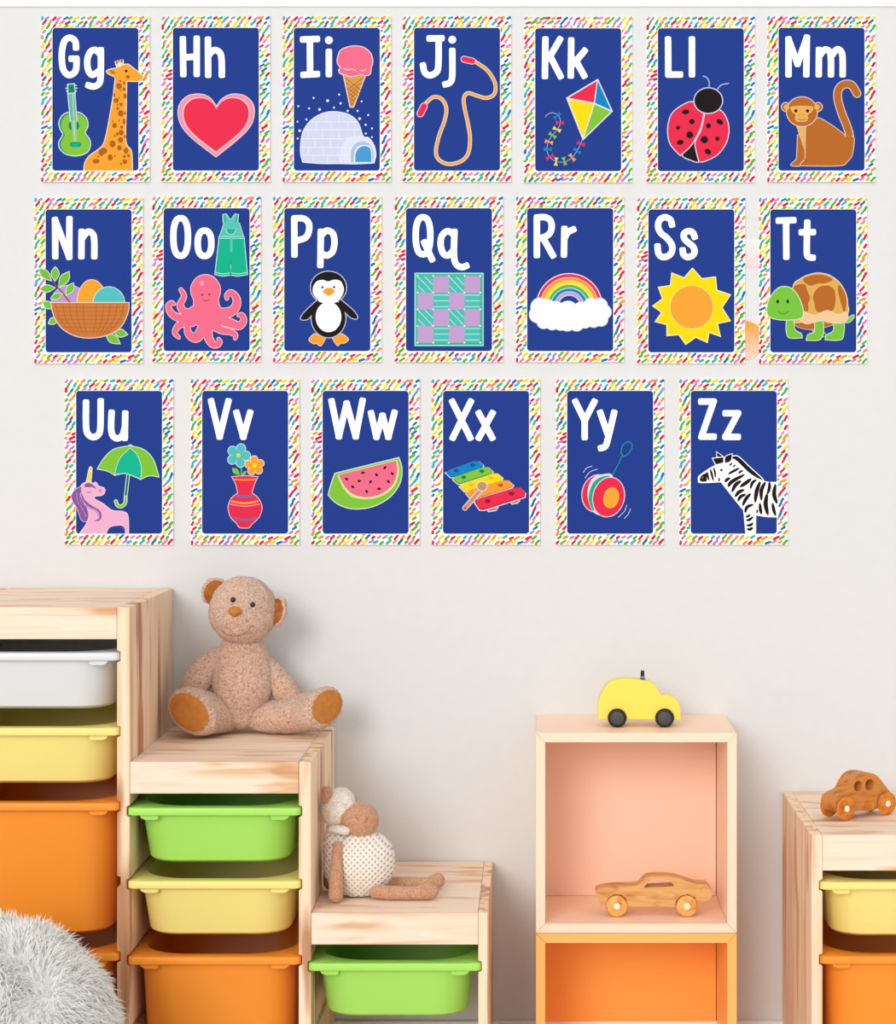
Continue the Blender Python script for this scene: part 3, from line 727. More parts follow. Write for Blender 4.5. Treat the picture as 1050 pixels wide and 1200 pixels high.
# ------------------------------------------------------------------ pine storage frames
P_L, P_M, P_D = (248, 220, 184), (240, 205, 164), (218, 172, 126)
pineX = pine('pine_grain_across', 0, (247, 224, 201), (241, 212, 184), (226, 186, 148), cross=44, along=2.2)
pineZ = pine('pine_grain_upright', 2, (249, 224, 194), (240, 204, 166), (206, 158, 114), cross=34, streak=(176, 120, 78))
YF = -.44
SL = {765: 0, 853: 0, 941: 0, 1029: 0, 1117: 0}
def slot(py): return ZC-(py-CY)*(L+YF)/F
SLOTS = [slot(y) for y in (765, 853, 941, 1029, 1117)]+[slot(1117)-.1335*k for k in (1, 2)]
SLM = [SLOTS[0], SLOTS[1], SLOTS[2]-.0085, SLOTS[3]-.005, SLOTS[4]-.0065]+[z-.004 for z in SLOTS[5:]]
SLL = [z-.0175 for z in SLOTS[4:]]
def fx(px): return (px-CX)*(L+YF)/F
def panel(name, x0, x1, ztop, parent, left_g, right_g, y1=-.004):
    """upright board with runner grooves; *_g: heights of the grooves on that face"""
    gd, gh = .0062, .015
    P = [(x0, 0)]
    for z in sorted(left_g): 
        if z < ztop-.06: P += [(x0, z-gh-.002), (x0+gd, z-gh), (x0+gd, z+.002), (x0, z+.004)]
    P += [(x0, ztop), (x1, ztop)]
    for z in sorted(right_g, reverse=True):
        if z < ztop-.06: P += [(x1, z+.004), (x1-gd, z+.002), (x1-gd, z-gh), (x1, z-gh-.002)]
    P += [(x1, 0)]
    bm = solid_prism(bmesh.new(), P, YF, y1)
    return link(name, bm, pineZ, parent, world=True, bevel=.0012, seg=1)
def top_board(x0, x1, ztop, parent, h=.0565):
    return link('top_board', B((x0+.0004, YF+.0006, ztop-h), (x1-.0004, -.004, ztop)), pineX, parent, world=True, bevel=.0015)
TZ = [ZC-(712-CY)*(L+YF)/F, ZC-(893-CY)*(L+YF)/F, ZC-(1070-CY)*(L+YF)/F]
px_ = [(-1.068, -1.045), (fx(137), fx(152)), (fx(350), fx(364.5)), (fx(560.5), fx(571.5))]
st = thing('storage_unit', (-.58, -.22, 0), 'stepped pine storage frame with three columns of plastic bins', 'storage unit')
panel('side_panel', *px_[0], TZ[0], st, [], SLOTS)
panel('side_panel', *px_[1], TZ[0], st, SLOTS, [z for z in SLM if z < TZ[1]-.06])
panel('side_panel', *px_[2], TZ[1], st, [z for z in SLM if z < TZ[1]-.06], SLL)
panel('side_panel', *px_[3], TZ[2], st, SLL, [])
for k in range(3): top_board(px_[k][1], px_[k+1][0], TZ[k], st)
link('bottom_board', B((px_[0][1]+.0005, YF+.002, .02), (px_[1][0]-.0005, -.006, .038)), pineX, st, world=True)
link('bottom_board', B((px_[1][1]+.0005, YF+.002, .02), (px_[2][0]-.0005, -.006, .038)), pineX, st, world=True)
link('bottom_board', B((px_[2][1]+.0005, YF+.002, .02), (px_[3][0]-.0005, -.006, .038)), pineX, st, world=True)
# right-hand unit
TR = ZC-(979-CY)*(L+YF)/F
r0 = (fx(951), fx(964)); r1 = (r0[1]+.300, r0[1]+.323)
sr = thing('storage_unit', ((r0[0]+r1[1])/2, -.22, 0), 'low pine storage frame at the right carrying a round-window toy car', 'storage unit')
RS = [slot(1033.5), slot(1120.5), slot(1120.5)-.1335, slot(1120.5)-.267]
pineZ = pine('pine_grain_upright_pale', 2, (249, 222, 192), (240, 206, 170), (216, 172, 130), cross=34, streak=(218, 178, 140), loc=(2.3, 1.1, 0))
panel('side_panel', *r0, TR, sr, [], RS); panel('side_panel', *r1, TR, sr, RS, [])
top_board(r0[1], r1[0], TR, sr, .063)
link('bottom_board', B((r0[1]+.0005, YF+.002, .02), (r1[0]-.0005, -.006, .038)), pineX, sr, world=True)

# ------------------------------------------------------------------ bins
def rrect(w, y0, y1, r, z, n=7):
    P = []
    for cx, cy, a in ((w/2-r, y0+r, -90), (w/2-r, y1-r, 0), (-w/2+r, y1-r, 90), (-w/2+r, y0+r, 180)):
        for k in range(n+1):
            t = math.radians(a+90*k/n); P.append(Vector((cx+r*math.cos(t), cy+r*math.sin(t), z)))
    return P
def make_bin(kind, h, m, loc, label):
    """origin at the middle of the front rim edge, top; front looks to -y"""
    t = thing('storage_bin', loc, label, 'storage bin', 'plastic storage bins in the pine frames')
    bm = bmesh.new(); tp = .045 if h < .15 else .03
    rings = [rrect(.244, .040, .38, .052, -h), rrect(.256, .026, .392, .062, -h+.006), rrect(.278, .012, .406, .062, -.016), rrect(.281, .009, .408, .062, -.0135),
             rrect(.3085, .000, .420, .012, -.0135), rrect(.3085, -.001, .421, .012, -.011), rrect(.3085, 0, .420, .012, -.0015), rrect(.306, .002, .418, .012, 0),
             rrect(.276, .026, .402, .085, 0), rrect(.270, .030, .397, .08, -.004), rrect(.250, .036, .382, .062, -h+.009), rrect(.238, .048, .370, .052, -h+.004)]
    V = [[bm.verts.new(p) for p in r] for r in rings]
    for a, b in zip(V, V[1:]):
        n = len(a)
        for i in range(n): bm.faces.new((a[i], a[(i+1) % n], b[(i+1) % n], b[i]))
    bm.faces.new(V[0][::-1]); bm.faces.new(V[-1]); fix(bm)
    link('tub', bm, m, t, smooth=True)
    me = t.children[0].data
    mod = t.children[0].modifiers.new('bevel', 'BEVEL'); mod.width = .0015; mod.segments = 2; mod.limit_method = 'ANGLE'; mod.angle_limit = .6
    for sx in (-1, 1):
        g = bmesh.new()
        prof = [(sx*.134, -.0135), (sx*.131, -.019), (sx*.124, -.0225), (sx*.104, -.0225), (sx*.100, -.0205), (sx*.100, -.0135)]
        solid_prism(g, prof, .006, .022); link('grip', g, m, t, bevel=.001)
    return t
green = mat('green_plastic', (178, 238, 106), .38, .35); yellow = mat('yellow_plastic', (253, 236, 142), .38, .35)
orange = mat('orange_plastic', (255, 156, 50), .38, .35); whitep = mat('white_plastic', (232, 236, 238), .38, .35)
for m_ in (green, yellow, orange, whitep):     # thin moulded plastic lets some light through
    _N, _K = nodes(m_); _p = _N['Principled BSDF']; _t = _N.new('ShaderNodeBsdfTranslucent'); _m = _N.new('ShaderNodeMixShader')
    _t.inputs[0].default_value = _p.inputs['Base Color'].default_value; _m.inputs[0].default_value = .12
    _K.new(_p.outputs[0], _m.inputs[1]); _K.new(_t.outputs[0], _m.inputs[2]); _K.new(_m.outputs[0], _N['Material Output'].inputs[0])
cL = (px_[0][1]+px_[1][0])/2; cM = (px_[1][1]+px_[2][0])/2; cR = (px_[2][1]+px_[3][0])/2; c4 = (r0[1]+r1[0])/2
yb = YF-.003
LO, HI = .104, .240
make_bin('w', LO, whitep, (cL, yb, SLOTS[0]), 'white plastic bin, topmost in the tallest pine column')
make_bin('y', LO, yellow, (cL, yb, SLOTS[1]), 'yellow plastic bin below the white bin')
make_bin('o', HI, orange, (cL, yb, SLOTS[2]), 'deep orange plastic bin below the yellow bin in the tallest column')
make_bin('o', HI, orange, (cL, yb, SLOTS[4]), 'orange plastic bin mostly hidden behind the shaggy white pouf')
make_bin('g', LO, green, (cM, yb, SLM[2]), 'green plastic bin directly under the teddy bear shelf')
make_bin('y', LO, yellow, (cM, yb, SLM[3]), 'yellow plastic bin in the middle column below a green bin')
make_bin('o', HI, orange, (cM, yb, SLM[4]), 'orange plastic bin at the bottom of the middle column')
make_bin('g', LO, green, (cR, yb, SLL[0]), 'green plastic bin under the shelf with the toy sheep')
make_bin('y', LO, yellow, (c4, yb, RS[0]), 'yellow plastic bin in the low pine unit at the right')
make_bin('o', HI, orange, (c4, yb, RS[1]), 'orange plastic bin in the low pine unit at the right')

# ------------------------------------------------------------------ cube shelves
def cube_shelf(name, x0, x1, z0, z1, m, mb, label, dep=.245, t=.0176):
    r = thing(name, ((x0+x1)/2, -dep/2, z0), label, 'cube shelf', 'stacked cube shelves')
    yf, yk = -dep, -.0005
    g = .0003
    def board(nm, P): link(nm, solid_prism(bmesh.new(), P, yf, yk), m, r, world=True, bevel=.0008, seg=1)
    board('side_panel', [(x0, z0+g), (x0+t, z0+t+g), (x0+t, z1-t-g), (x0, z1-g)])
    board('side_panel', [(x1, z0+g), (x1, z1-g), (x1-t, z1-t-g), (x1-t, z0+t+g)])
    board('top_panel', [(x0+g, z1), (x0+t+g, z1-t), (x1-t-g, z1-t), (x1-g, z1)])
    board('bottom_panel', [(x0+g, z0), (x1-g, z0), (x1-t-g, z0+t), (x0+t+g, z0+t)])
    link('back_panel', B((x0+t+.0005, -.012, z0+t+.0005), (x1-t-.0015, -.006, z1-t-.0005)), mb, r, world=True)
    return r
dC = L-.245
def gx(px): return (px-CX)*dC/F
def gz(py): return ZC-(py-CY)*dC/F
x0, x1 = gx(628), gx(863.5)
zt, zm = gz(859), gz(1094)
peach = mat('peach_lacquer', (255, 220, 192), .45, .3); peachb = mat('peach_lacquer_shaded', (252, 208, 182), .5, .3)  # back panel copy is darker, with the cube's inner shade put into its colour
orl = mat('orange_lacquer', (255, 186, 104), .45, .3); orb = mat('orange_lacquer_shaded', (255, 166, 74), .5, .3)  # back copy is deeper orange, the shaded interior painted into the colour
cube_shelf('cube_shelf', x0, x1, zm+.0005, zt, peach, peachb, 'open peach cube shelf stacked on top, holding a wooden sports car')
cube_shelf('cube_shelf', x0, x1, 0, zm-.0005, orl, orb, 'open orange cube shelf underneath the peach one')

# ------------------------------------------------------------------ teddy bear
def boucle(name, light, dark, scale=260, b=.9):
    m = mat(name, light, .95, .05, sheen=.3); N, K = nodes(m)
    v = coords(N, K, (1, 1, 1))
    n1 = N.new('ShaderNodeTexNoise'); n1.inputs['Scale'].default_value = scale; n1.inputs['Detail'].default_value = 3; n1.inputs['Distortion'].default_value = 1.5; K.new(v, n1.inputs['Vector'])
    r = ramp(N, [(.36, dark), (.5, light), (.64, tuple(min(255, q+14) for q in light))])
    K.new(n1.outputs['Fac'], r.inputs['Fac']); K.new(r.outputs['Color'], N['Principled BSDF'].inputs['Base Color'])
    add_bump(m, n1.outputs['Fac'], b, .003)
    return m
fur = boucle('bear_boucle', (220, 184, 160), (166, 124, 100), 300)
suede = rough_paint('tan_suede', (196, 128, 62), .9, 90, 14)
suede_in = rough_paint('brown_suede', (178, 112, 56), .9, 90, 30)
black = mat('black_bead', (12, 10, 10), .12, .6)
thread = mat('brown_thread', (150, 106, 82), .8)
bear = thing('teddy_bear', (W(284, 866, -.12).x, -.12, TZ[1]), 'sitting light brown boucle teddy bear with tan ears and soles', 'teddy bear')
def fu(bm): return fuzz(fuzz(bm, .0022, 190), .0016, 60)
zt2 = TZ[1]
tx = W(284, 808, -.10).x
bm = tube(bmesh.new(), [(tx-.002, -.100, zt2+.038), (tx-.002, -.098, zt2+.060), (tx, -.097, zt2+.090), (tx, -.098, zt2+.122), (tx+.001, -.102, zt2+.150), (tx+.001, -.106, zt2+.176)],
          [(.034, .036), (.050, .047), (.0595, .053), (.0585, .050), (.0510, .044), (.040, .038)], 56, (0, 1, 0), 10)
link('torso', fu(bm), fur, bear, world=True, smooth=True)
hc = W(285, 715, -.12); HR = Vector((.0655, .058, .0645))
mzd = Vector((-.18, -.9, -.28)).normalized(); tilt = Matrix.Rotation(math.radians(8), 3, 'Y')
def head_fn(u):
    a = u.angle(mzd); k = 1+.20*math.exp(-(a/.62)**2)
    return k*(1+.05*max(0, -u.z))
head = link('head', fu(ball(bmesh.new(), hc, HR, tilt, 72, 56, head_fn)), fur, bear, world=True, smooth=True)
def on_head(px, py):
    """surface point of the head under a picture point"""
    o = Vector((0, -L, ZC)); d = (W(px, py, 0)-o).normalized(); best = None
    inv = tilt.transposed()
    for k in range(400):
        p = o+d*(3.85+k*.0006); q = inv@(p-hc); s = Vector((q.x/HR.x, q.y/HR.y, q.z/HR.z))
        if s.length < head_fn(s.normalized()): return p, s.normalized()
    return o+d*3.97, Vector((0, -1, 0))
for ex, ey in ((273.3, 703.5), (296, 709.3)):
    p, n = on_head(ex, ey); link('eye', ball(bmesh.new(), p+Vector((0, .0005, 0)), .0052, None, 20, 14), black, bear, world=True, smooth=True)
p, n = on_head(275.3, 719)
def nose_fn(u): return 1+.25*u.z-.25*max(0, -u.z)*abs(u.x)*2
bm = ball(bmesh.new(), p+Vector((0, -.001, 0)), (.0122, .008, .0105), None, 28, 20, nose_fn)
link('nose', bm, suede, bear, world=True, smooth=True)
mo = [on_head(*q)[0]+Vector((0, -.0012, 0)) for q in ((258, 738), (264, 743), (273, 745.5), (283, 744.5), (290, 740), (294.5, 734))]
link('mouth', tube(bmesh.new(), mo, [.0006]*6, 8), thread, bear, world=True, smooth=True)
mo = [on_head(*q)[0]+Vector((0, -.0012, 0)) for q in ((275, 728), (274.5, 737), (274, 746))]
# ears
def ear(px, py, rx, rz, ry, yaw, roll, y):
    c = W(px, py, y); R = Matrix.Rotation(math.radians(roll), 3, 'Y')@Matrix.Rotation(math.radians(yaw), 3, 'Z')
    e = link('ear', fu(ball(bmesh.new(), c, (rx, .0105, rz), R, 40, 28)), fur, bear, world=True, smooth=True)
    link('inner_ear', ball(bmesh.new(), c+R@Vector((0, -.0065, 0)), (rx*.84, .006, rz*.84), R, 32, 20), suede_in, e, world=True, smooth=True)
ear(251.5, 694, .0255, .0285, .01, 18, 22, -.122)
ear(326, 717.5, .0215, .0300, .01, -42, 12, -.122)
# arms
def limb(nm, pts, rad, up=(0, 0, 1)):
    return link(nm, fu(tube(bmesh.new(), pts, rad, 40, up, 8)), fur, bear, world=True, smooth=True)
limb('arm', [W(264, 768, -.098), W(246, 780, -.10), W(230, 802, -.105), W(223, 826, -.11), W(220, 838, -.115)], [.021, .0265, .0285, .0275, .024], (0, 1, 0))
limb('arm', [W(302, 772, -.09), W(314, 785, -.088), W(327, 801, -.088), W(338, 817, -.09), W(343, 828, -.095)], [.016, .0225, .0260, .0255, .022], (0, 1, 0))
# legs
def leg(pts, rad, rollang):
    """the foot end is cut flat and carries its pad; rollang turns the long axis of the foot in the picture"""
    r = math.radians(rollang); up = Vector((-math.sin(r), 0, math.cos(r)))
    d = (Vector(pts[-1])-Vector(pts[-2])).normalized(); a, b = rad[-1]
    bm = tube(bmesh.new(), pts+[tuple(Vector(pts[-1])+d*.010), tuple(Vector(pts[-1])+d*.015)], rad+[(a*.95, b*.95), (a*.84, b*.82)], 48, up, 8)
    # the tube's round end cap is pressed flat into a sole
    e = Vector(pts[-1])+d*.016
    for v in bm.verts:
        t = (v.co-e).dot(d)
        if t > 0: v.co -= d*t*.92
    l = link('leg', fu(bm), fur, bear, world=True, smooth=True)
    s_ = d.cross(up).normalized(); t_ = s_.cross(d).normalized()
    M = Matrix((s_, d, t_)).transposed()
    link('foot_pad', ball(bmesh.new(), e+d*.001, (a*.80, .0045, b*.78), M, 36, 16), suede, l, world=True, smooth=True)
leg([(W(268, 843, -.09).x, -.095, zt2+.034), (W(250, 840, -.12).x, -.120, zt2+.040), (W(232, 836, -.16).x, -.152, zt2+.050), (W(227, 836, -.17).x, -.172, zt2+.0515)],
    [(.034, .030), (.046, .036), (.056, .040), (.056, .040)], -33)
leg([(W(302, 846, -.10).x, -.095, zt2+.032), (W(326, 843, -.12).x, -.110, zt2+.033), (W(356, 838, -.13).x, -.122, zt2+.042), (W(377, 829, -.15).x, -.156, zt2+.056)],
    [(.030, .029), (.038, .032), (.043, .036), (.052, .036)], 38)

def settle(root, z):
    """rests a finished toy on the surface at height z"""
    lo = 1e9; st_ = list(root.children)
    while st_:
        o = st_.pop(); st_ += list(o.children)
        lo = min(lo, min(v.co.z for v in o.data.vertices)+root.location.z)
    root.location.z += z+.0006-lo
settle(bear, zt2)

# ------------------------------------------------------------------ toy sheep
zs = TZ[2]
def crochet(name, base, dark):
    m = mat(name, base, .95, .05, sheen=.3); N, K = nodes(m)
    outs = []
    for a in (45, -45):
        v = coords(N, K, (1, 1, 1), (0, 0, 0), (0, math.radians(a), 0))
        w = N.new('ShaderNodeTexWave'); w.wave_type = 'BANDS'; w.bands_direction = 'X'; w.inputs['Scale'].default_value = 41; w.inputs['Distortion'].default_value = .6; w.inputs['Detail'].default_value = 1
        K.new(v, w.inputs['Vector']); outs.append(w.outputs['Fac'])
    mu = N.new('ShaderNodeMath'); mu.operation = 'MULTIPLY'; K.new(outs[0], mu.inputs[0]); K.new(outs[1], mu.inputs[1])
    r = ramp(N, [(0, base), (.62, base), (.9, dark)])
    K.new(mu.outputs[0], r.inputs['Fac']); K.new(r.outputs['Color'], N['Principled BSDF'].inputs['Base Color'])
    inv = N.new('ShaderNodeMath'); inv.operation = 'SUBTRACT'; inv.inputs[0].default_value = 1; K.new(mu.outputs[0], inv.inputs[1])
    add_bump(m, inv.outputs[0], .8, .003)
    return m
wool = crochet('cream_crochet', (242, 233, 220), (176, 156, 138)); knit = boucle('brown_knit', (206, 156, 122), (168, 116, 84), 420, .6)
head_w = boucle('cream_knit', (240, 231, 218), (206, 192, 176), 300, .7)
sheep = thing('toy_sheep', (W(420, 1054, -.30).x, -.30, zs), 'cream crochet toy sheep with brown muzzle sitting against the shelf side', 'stuffed toy')
def sz(zx, zy, y=-.30):  # traced on the enlarged picture
    return W(360+zx*.1619, 900+zy*.1619, y)
YS = -.30
b0 = sz(360, 720, YS)
def egg(u): return 1-.10*max(0, u.z)**2
bm = ball(bmesh.new(), (sz(364, 720, YS).x, YS, zs+.0605), (.0675, .056, .066), Matrix.Rotation(math.radians(-18), 3, 'Y'), 64, 44, egg)
for v in bm.verts: v.co.z = max(v.co.z, zs+.003)
tube(bm, [sz(195, 470, YS), sz(215, 540, YS), sz(270, 640, YS), sz(320, 700, YS)], [.021, .031, .044, .048], 48, (0, 1, 0), 10)
link('body', fuzz(bm, .002, 110), wool, sheep, world=True, smooth=True)
hcs = sz(216, 292, YS)
link('head', fuzz(ball(bmesh.new(), hcs, (.0325, .034, .0385), Matrix.Rotation(math.radians(12), 3, 'Y'), 48, 32), .0016, 140), head_w, sheep, world=True, smooth=True)
link('muzzle', fuzz(tube(bmesh.new(), [sz(268, 330, YS-.004), sz(325, 358, YS-.005), sz(388, 386, YS-.005)], [(.024, .029), (.030, .031), (.0335, .0335)], 40, (0, 1, 0), 8), .0008, 200), knit, sheep, world=True, smooth=True)
link('mouth', tube(bmesh.new(), [sz(345, 352, -.3365), sz(388, 408, -.3375), sz(430, 352, -.3375)], [.0005]*3, 6), thread, sheep, world=True, smooth=True)
link('ear', fuzz(ball(bmesh.new(), sz(127, 184, YS-.022), (.0105, .006, .0195), Matrix.Rotation(math.radians(6), 3, 'Y'), 24, 18, lambda u: 1-.35*max(0, u.z)*abs(u.z)), .0006, 200), knit, sheep, world=True, smooth=True)
link('ear', fuzz(ball(bmesh.new(), sz(318, 236, YS+.006), (.006, .006, .010), Matrix.Rotation(math.radians(50), 3, 'Y'), 20, 14), .0006, 200), knit, sheep, world=True, smooth=True)
link('collar', fuzz(tube(bmesh.new(), [sz(165, 445, YS-.022), sz(215, 448, YS-.030), sz(270, 455, YS-.026)], [.007, .008, .009], 20), .001, 160), head_w, sheep, world=True, smooth=True)
def on_shelf(p, r): return Vector((p.x, p.y, zs+r))
link('arm', fuzz(tube(bmesh.new(), [sz(208, 560, -.340), sz(202, 660, -.352), sz(198, 790, -.362), on_shelf(sz(195, 900, -.365), .013)], [.0085, .010, .0125, .0135], 24, (0, 1, 0)), .0006, 220), knit, sheep, world=True, smooth=True)
link('arm', fuzz(tube(bmesh.new(), [sz(150, 600, -.268), sz(142, 700, -.262), sz(144, 820, -.262), on_shelf(sz(152, 900, -.262), .012)], [.008, .009, .010, .011], 24, (0, 1, 0)), .0006, 220), knit, sheep, world=True, smooth=True)
link('leg', fuzz(tube(bmesh.new(), [on_shelf(sz(480, 900, -.335), .014), on_shelf(sz(600, 900, -.34), .013), on_shelf(sz(760, 905, -.34), .0125), on_shelf(sz(860, 890, -.34), .0155), on_shelf(sz(895, 880, -.34), .0155)], [.012, .0125, .012, .0145, .013], 28), .0006, 220), knit, sheep, world=True, smooth=True)
link('leg', fuzz(tube(bmesh.new(), [on_shelf(sz(560, 850, -.265), .014), on_shelf(sz(700, 850, -.255), .012), on_shelf(sz(860, 850, -.255), .012), on_shelf(sz(935, 850, -.255), .017)], [.012, .0115, .0115, .0145], 28), .0006, 220), knit, sheep, world=True, smooth=True)

settle(sheep, zs); sheep.location.x += .003
# ------------------------------------------------------------------ toy cars
def wheel(root, x, z, r, y0, y1, mats, hub=None, hubr=.3, facey=-1):
    """y0 outer face, y1 inner face"""
    s = 1 if y1 > y0 else -1; b = r*.12
    P = [(r*.02, y0), (r*.80, y0), (r*.93, y0+s*b*.4), (r, y0+s*b*1.4), (r, y1-s*b*1.4), (r*.93, y1-s*b*.4), (r*.8, y1), (r*.02, y1)]
    w = link('wheel', lathe(bmesh.new(), P, (x, 0, z), 40, 'y'), mats, root, smooth=True)
    w.modifiers.new('b', 'BEVEL').width = .0003
    if hub:
        P = [(r*.01, y0-s*.0016), (r*hubr*.9, y0-s*.0016), (r*hubr, y0-s*.0008), (r*hubr, y0+s*.001), (r*.01, y0+s*.001)]
        link('hub', lathe(bmesh.new(), P, (x, 0, z), 24, 'y'), hub, w, smooth=True)
# yellow car
ysw = -.172; scy = F/(L+ysw)
yc = thing('toy_car', (W(751, 852, ysw).x, -.147, zt), 'yellow wooden toy car with black wheels standing on the peach cube', 'toy car', 'toy cars')
ycx = (333+750)/2
def yl(zx, zy): return ((zx-ycx)/7.5/scy, (614-zy)/7.5/scy)
prof = [(168,538),(165,420),(185,350),(215,290),(260,230),(320,202),(400,193),(540,203),(630,222),(680,265),(728,345),(728,345),(780,335),(830,355),(870,400),(890,460),(892,552),(892,552)]
P = [yl(q.x, q.y) for q in cr([Vector((a, b, 0)) for a, b in prof], False, 4)]+[yl(170, 545)]
ywood = mat('yellow_paint', (251, 220, 88), .35, .4)
link('body', solid_prism(bmesh.new(), P, -.0215, .0215), ywood, yc, smooth=False, bevel=.0055, seg=4)
tyre = mat('black_rubber', (30, 30, 32), .5, .3); hubg = mat('grey_hub', (72, 70, 70), .5, .3)
for wx in (333, 750):
    x_, z_ = yl(wx, 531); r = 83/7.5/scy
    wheel(yc, x_, r, r, -.0305, -.0225, tyre, hubg, .72); wheel(yc, x_, r, r, .0305, .0225, tyre, hubg, .72)
axm = mat('axle_wood', (176, 110, 60), .6)
for wx in (333, 750):
    x_, z_ = yl(wx, 531); link('axle', lathe(bmesh.new(), [(.0045, -.0222), (.0045, .0222)], (x_, 0, .0177), 12, 'y'), axm, yc)
k0 = yl(562, 215); k1 = yl(562, 128)
pegm = [mat('black_peg', (22, 20, 22), .35, .4), mat('blue_grey_peg', (110, 128, 150), .4, .4)]
zb, h_ = k0[1]-.004, k1[1]-k0[1]+.004
link('roof_light', lathe(bmesh.new(), [(.0048, zb), (.0048, zb+h_*.34), (.0044, zb+h_*.36), (.0040, zb+h_*.55), (.0036, zb+h_*.57), (.0036, zb+h_*.9), (.0028, zb+h_)], (k0[0], 0, 0), 24, 'z', [0, 1, 1, 0, 0, 0]), pegm, yc)
# wooden sports car
oak = pine('oak_toy_wood', 0, (224, 170, 104), (212, 152, 88), (182, 120, 62), cross=70, along=9, rough=.5)
wheelw = pine('wheel_wood', 0, (240, 180, 100), (232, 166, 86), (214, 146, 70), cross=90, along=30, rough=.45)
hubw = mat('pale_dowel', (250, 236, 206), .6)
yw = -.192; sc2 = F/(L+yw); zin = zm+.0005+.0176
sx_ = (250+730)/2
sp = thing('toy_car', (W(680+sx_*.1714, 1072, yw).x, -.168, zin+.0004), 'natural wooden sports car toy with open side window inside the peach cube', 'toy car', 'toy cars')
def sl(zx, zy): return ((zx-sx_)*.1714/sc2, (366-zy)*.1714/sc2)
top = [(128,262),(105,205),(115,186),(160,170),(250,161),(385,157),(430,120),(465,96),(540,91),(620,95),(700,115),(790,145),(868,148),(868,148),(892,182),(905,215),(880,255),(830,277),(800,272)]
P = [sl(q.x, q.y) for q in cr([Vector((a, b, 0)) for a, b in top], False, 4)]+[sl(*q) for q in ((790,240),(740,215),(690,228),(655,262),(650,300),(330,300),(320,250),(280,218),(230,218),(190,245),(172,290),(145,290))]
hole = [sl(q.x, q.y) for q in cr([Vector((a, b, 0)) for a, b in ((435,172),(435,172),(478,124),(540,114),(600,118),(640,150),(640,160),(600,164),(520,168))], True, 4)]
link('body', prism(bmesh.new(), P, -.0185, .0185, hole), oak, sp, bevel=.0018, seg=2)
for wx in (250, 730):
    x_, z_ = sl(wx, 293); r = 73*.1714/sc2
    wheel(sp, x_, r, r, -.027, -.0192, wheelw, hubw, .32); wheel(sp, x_, r, r, .027, .0192, wheelw, hubw, .32)
    link('axle', lathe(bmesh.new(), [(.003, -.0192), (.003, .0192)], (x_, 0, r), 12, 'y'), hubw, sp)
# round-window car, turned
hd = Vector((-.0763, -.052, 0)).normalized()
mid = (W(992, 960, -.308)+W(1040, 956, -.256))/2
w1 = Vector((W(992.5, 962, -.308).x, -.308, TR)); w2 = Vector((W(1040.5, 956, -.256).x, -.256, TR))
ctr = (w1+w2)/2; nrm = Vector((.56, -.82, 0))
hd = (w1-w2).normalized(); nrm = Vector((-hd.y, hd.x, 0))
if nrm.y > 0: nrm = -nrm
half = .026
orig = ctr-nrm*half
ang = math.atan2(-hd.y, -hd.x)  # local +x = rear
rc = thing('toy_car', orig+Vector((0, 0, .0004)), 'brown wooden toy car with two round windows on the low pine unit', 'toy car', 'toy cars', ang)
hw = (w1-w2).length/2
beech = pine('brown_toy_wood', 0, (206, 134, 62), (196, 120, 50), (166, 94, 34), cross=60, along=10, rough=.4)
wh2 = pine('brown_wheel_wood', 0, (216, 134, 50), (204, 120, 40), (176, 96, 30), cross=90, along=30, rough=.4)
body = [(-.070,.018),(-.074,.030),(-.070,.043),(-.055,.050),(-.042,.054),(-.028,.072),(-.012,.082),(.008,.083),(.028,.076),(.046,.058),(.062,.040),(.067,.026),(.064,.017)]
P = [(q.x, q.y) for q in cr([Vector((a, b, 0)) for a, b in body], False, 5)]+[(.060,.014),(.020,.014),(.008,.011),(-.006,.014),(-.060,.014)]
bm = solid_prism(bmesh.new(), P, -.0195, .0195)
bo = link('body', bm, beech, rc, bevel=.0028, seg=3)
# round window holes as real recesses: cut with rings in the profile
def circ(cx, cz, r, n=24): return [(cx+r*math.cos(2*PI*i/n), cz+r*math.sin(2*PI*i/n)) for i in range(n)]
holes = [circ(-.017, .060, .0098), circ(.011, .060, .0108)]
bm = bmesh.new(); loops = [P]+holes; flat = [p for l in loops for p in l]
tris = geometry.tessellate_polygon([[Vector((p[0], p[1], 0)) for p in l] for l in loops])
f = [bm.verts.new((p[0], -.0195, p[1])) for p in flat]; b_ = [bm.verts.new((p[0], .0195, p[1])) for p in flat]
for t in tris: bm.faces.new([f[i] for i in t]); bm.faces.new([b_[i] for i in reversed(t)])
s = 0
for l in loops:
    n = len(l)
    for i in range(n): bm.faces.new([f[s+i], b_[s+i], b_[s+(i+1) % n], f[s+(i+1) % n]])
    s += n
fix(bm)
me = bo.data; bm.to_mesh(me); bm.free()
for wx in (-hw, hw):
    r = .0222
    # the near side (towards the room) is local -y or +y depending on the turn
    wheel(rc, wx, r, r, -.0265, -.0200, wh2, hubw, .26); wheel(rc, wx, r, r, .0265, .0200, wh2, hubw, .26)
    link('axle', lathe(bmesh.new(), [(.003, -.02), (.003, .02)], (wx, 0, r), 12, 'y'), hubw, rc)

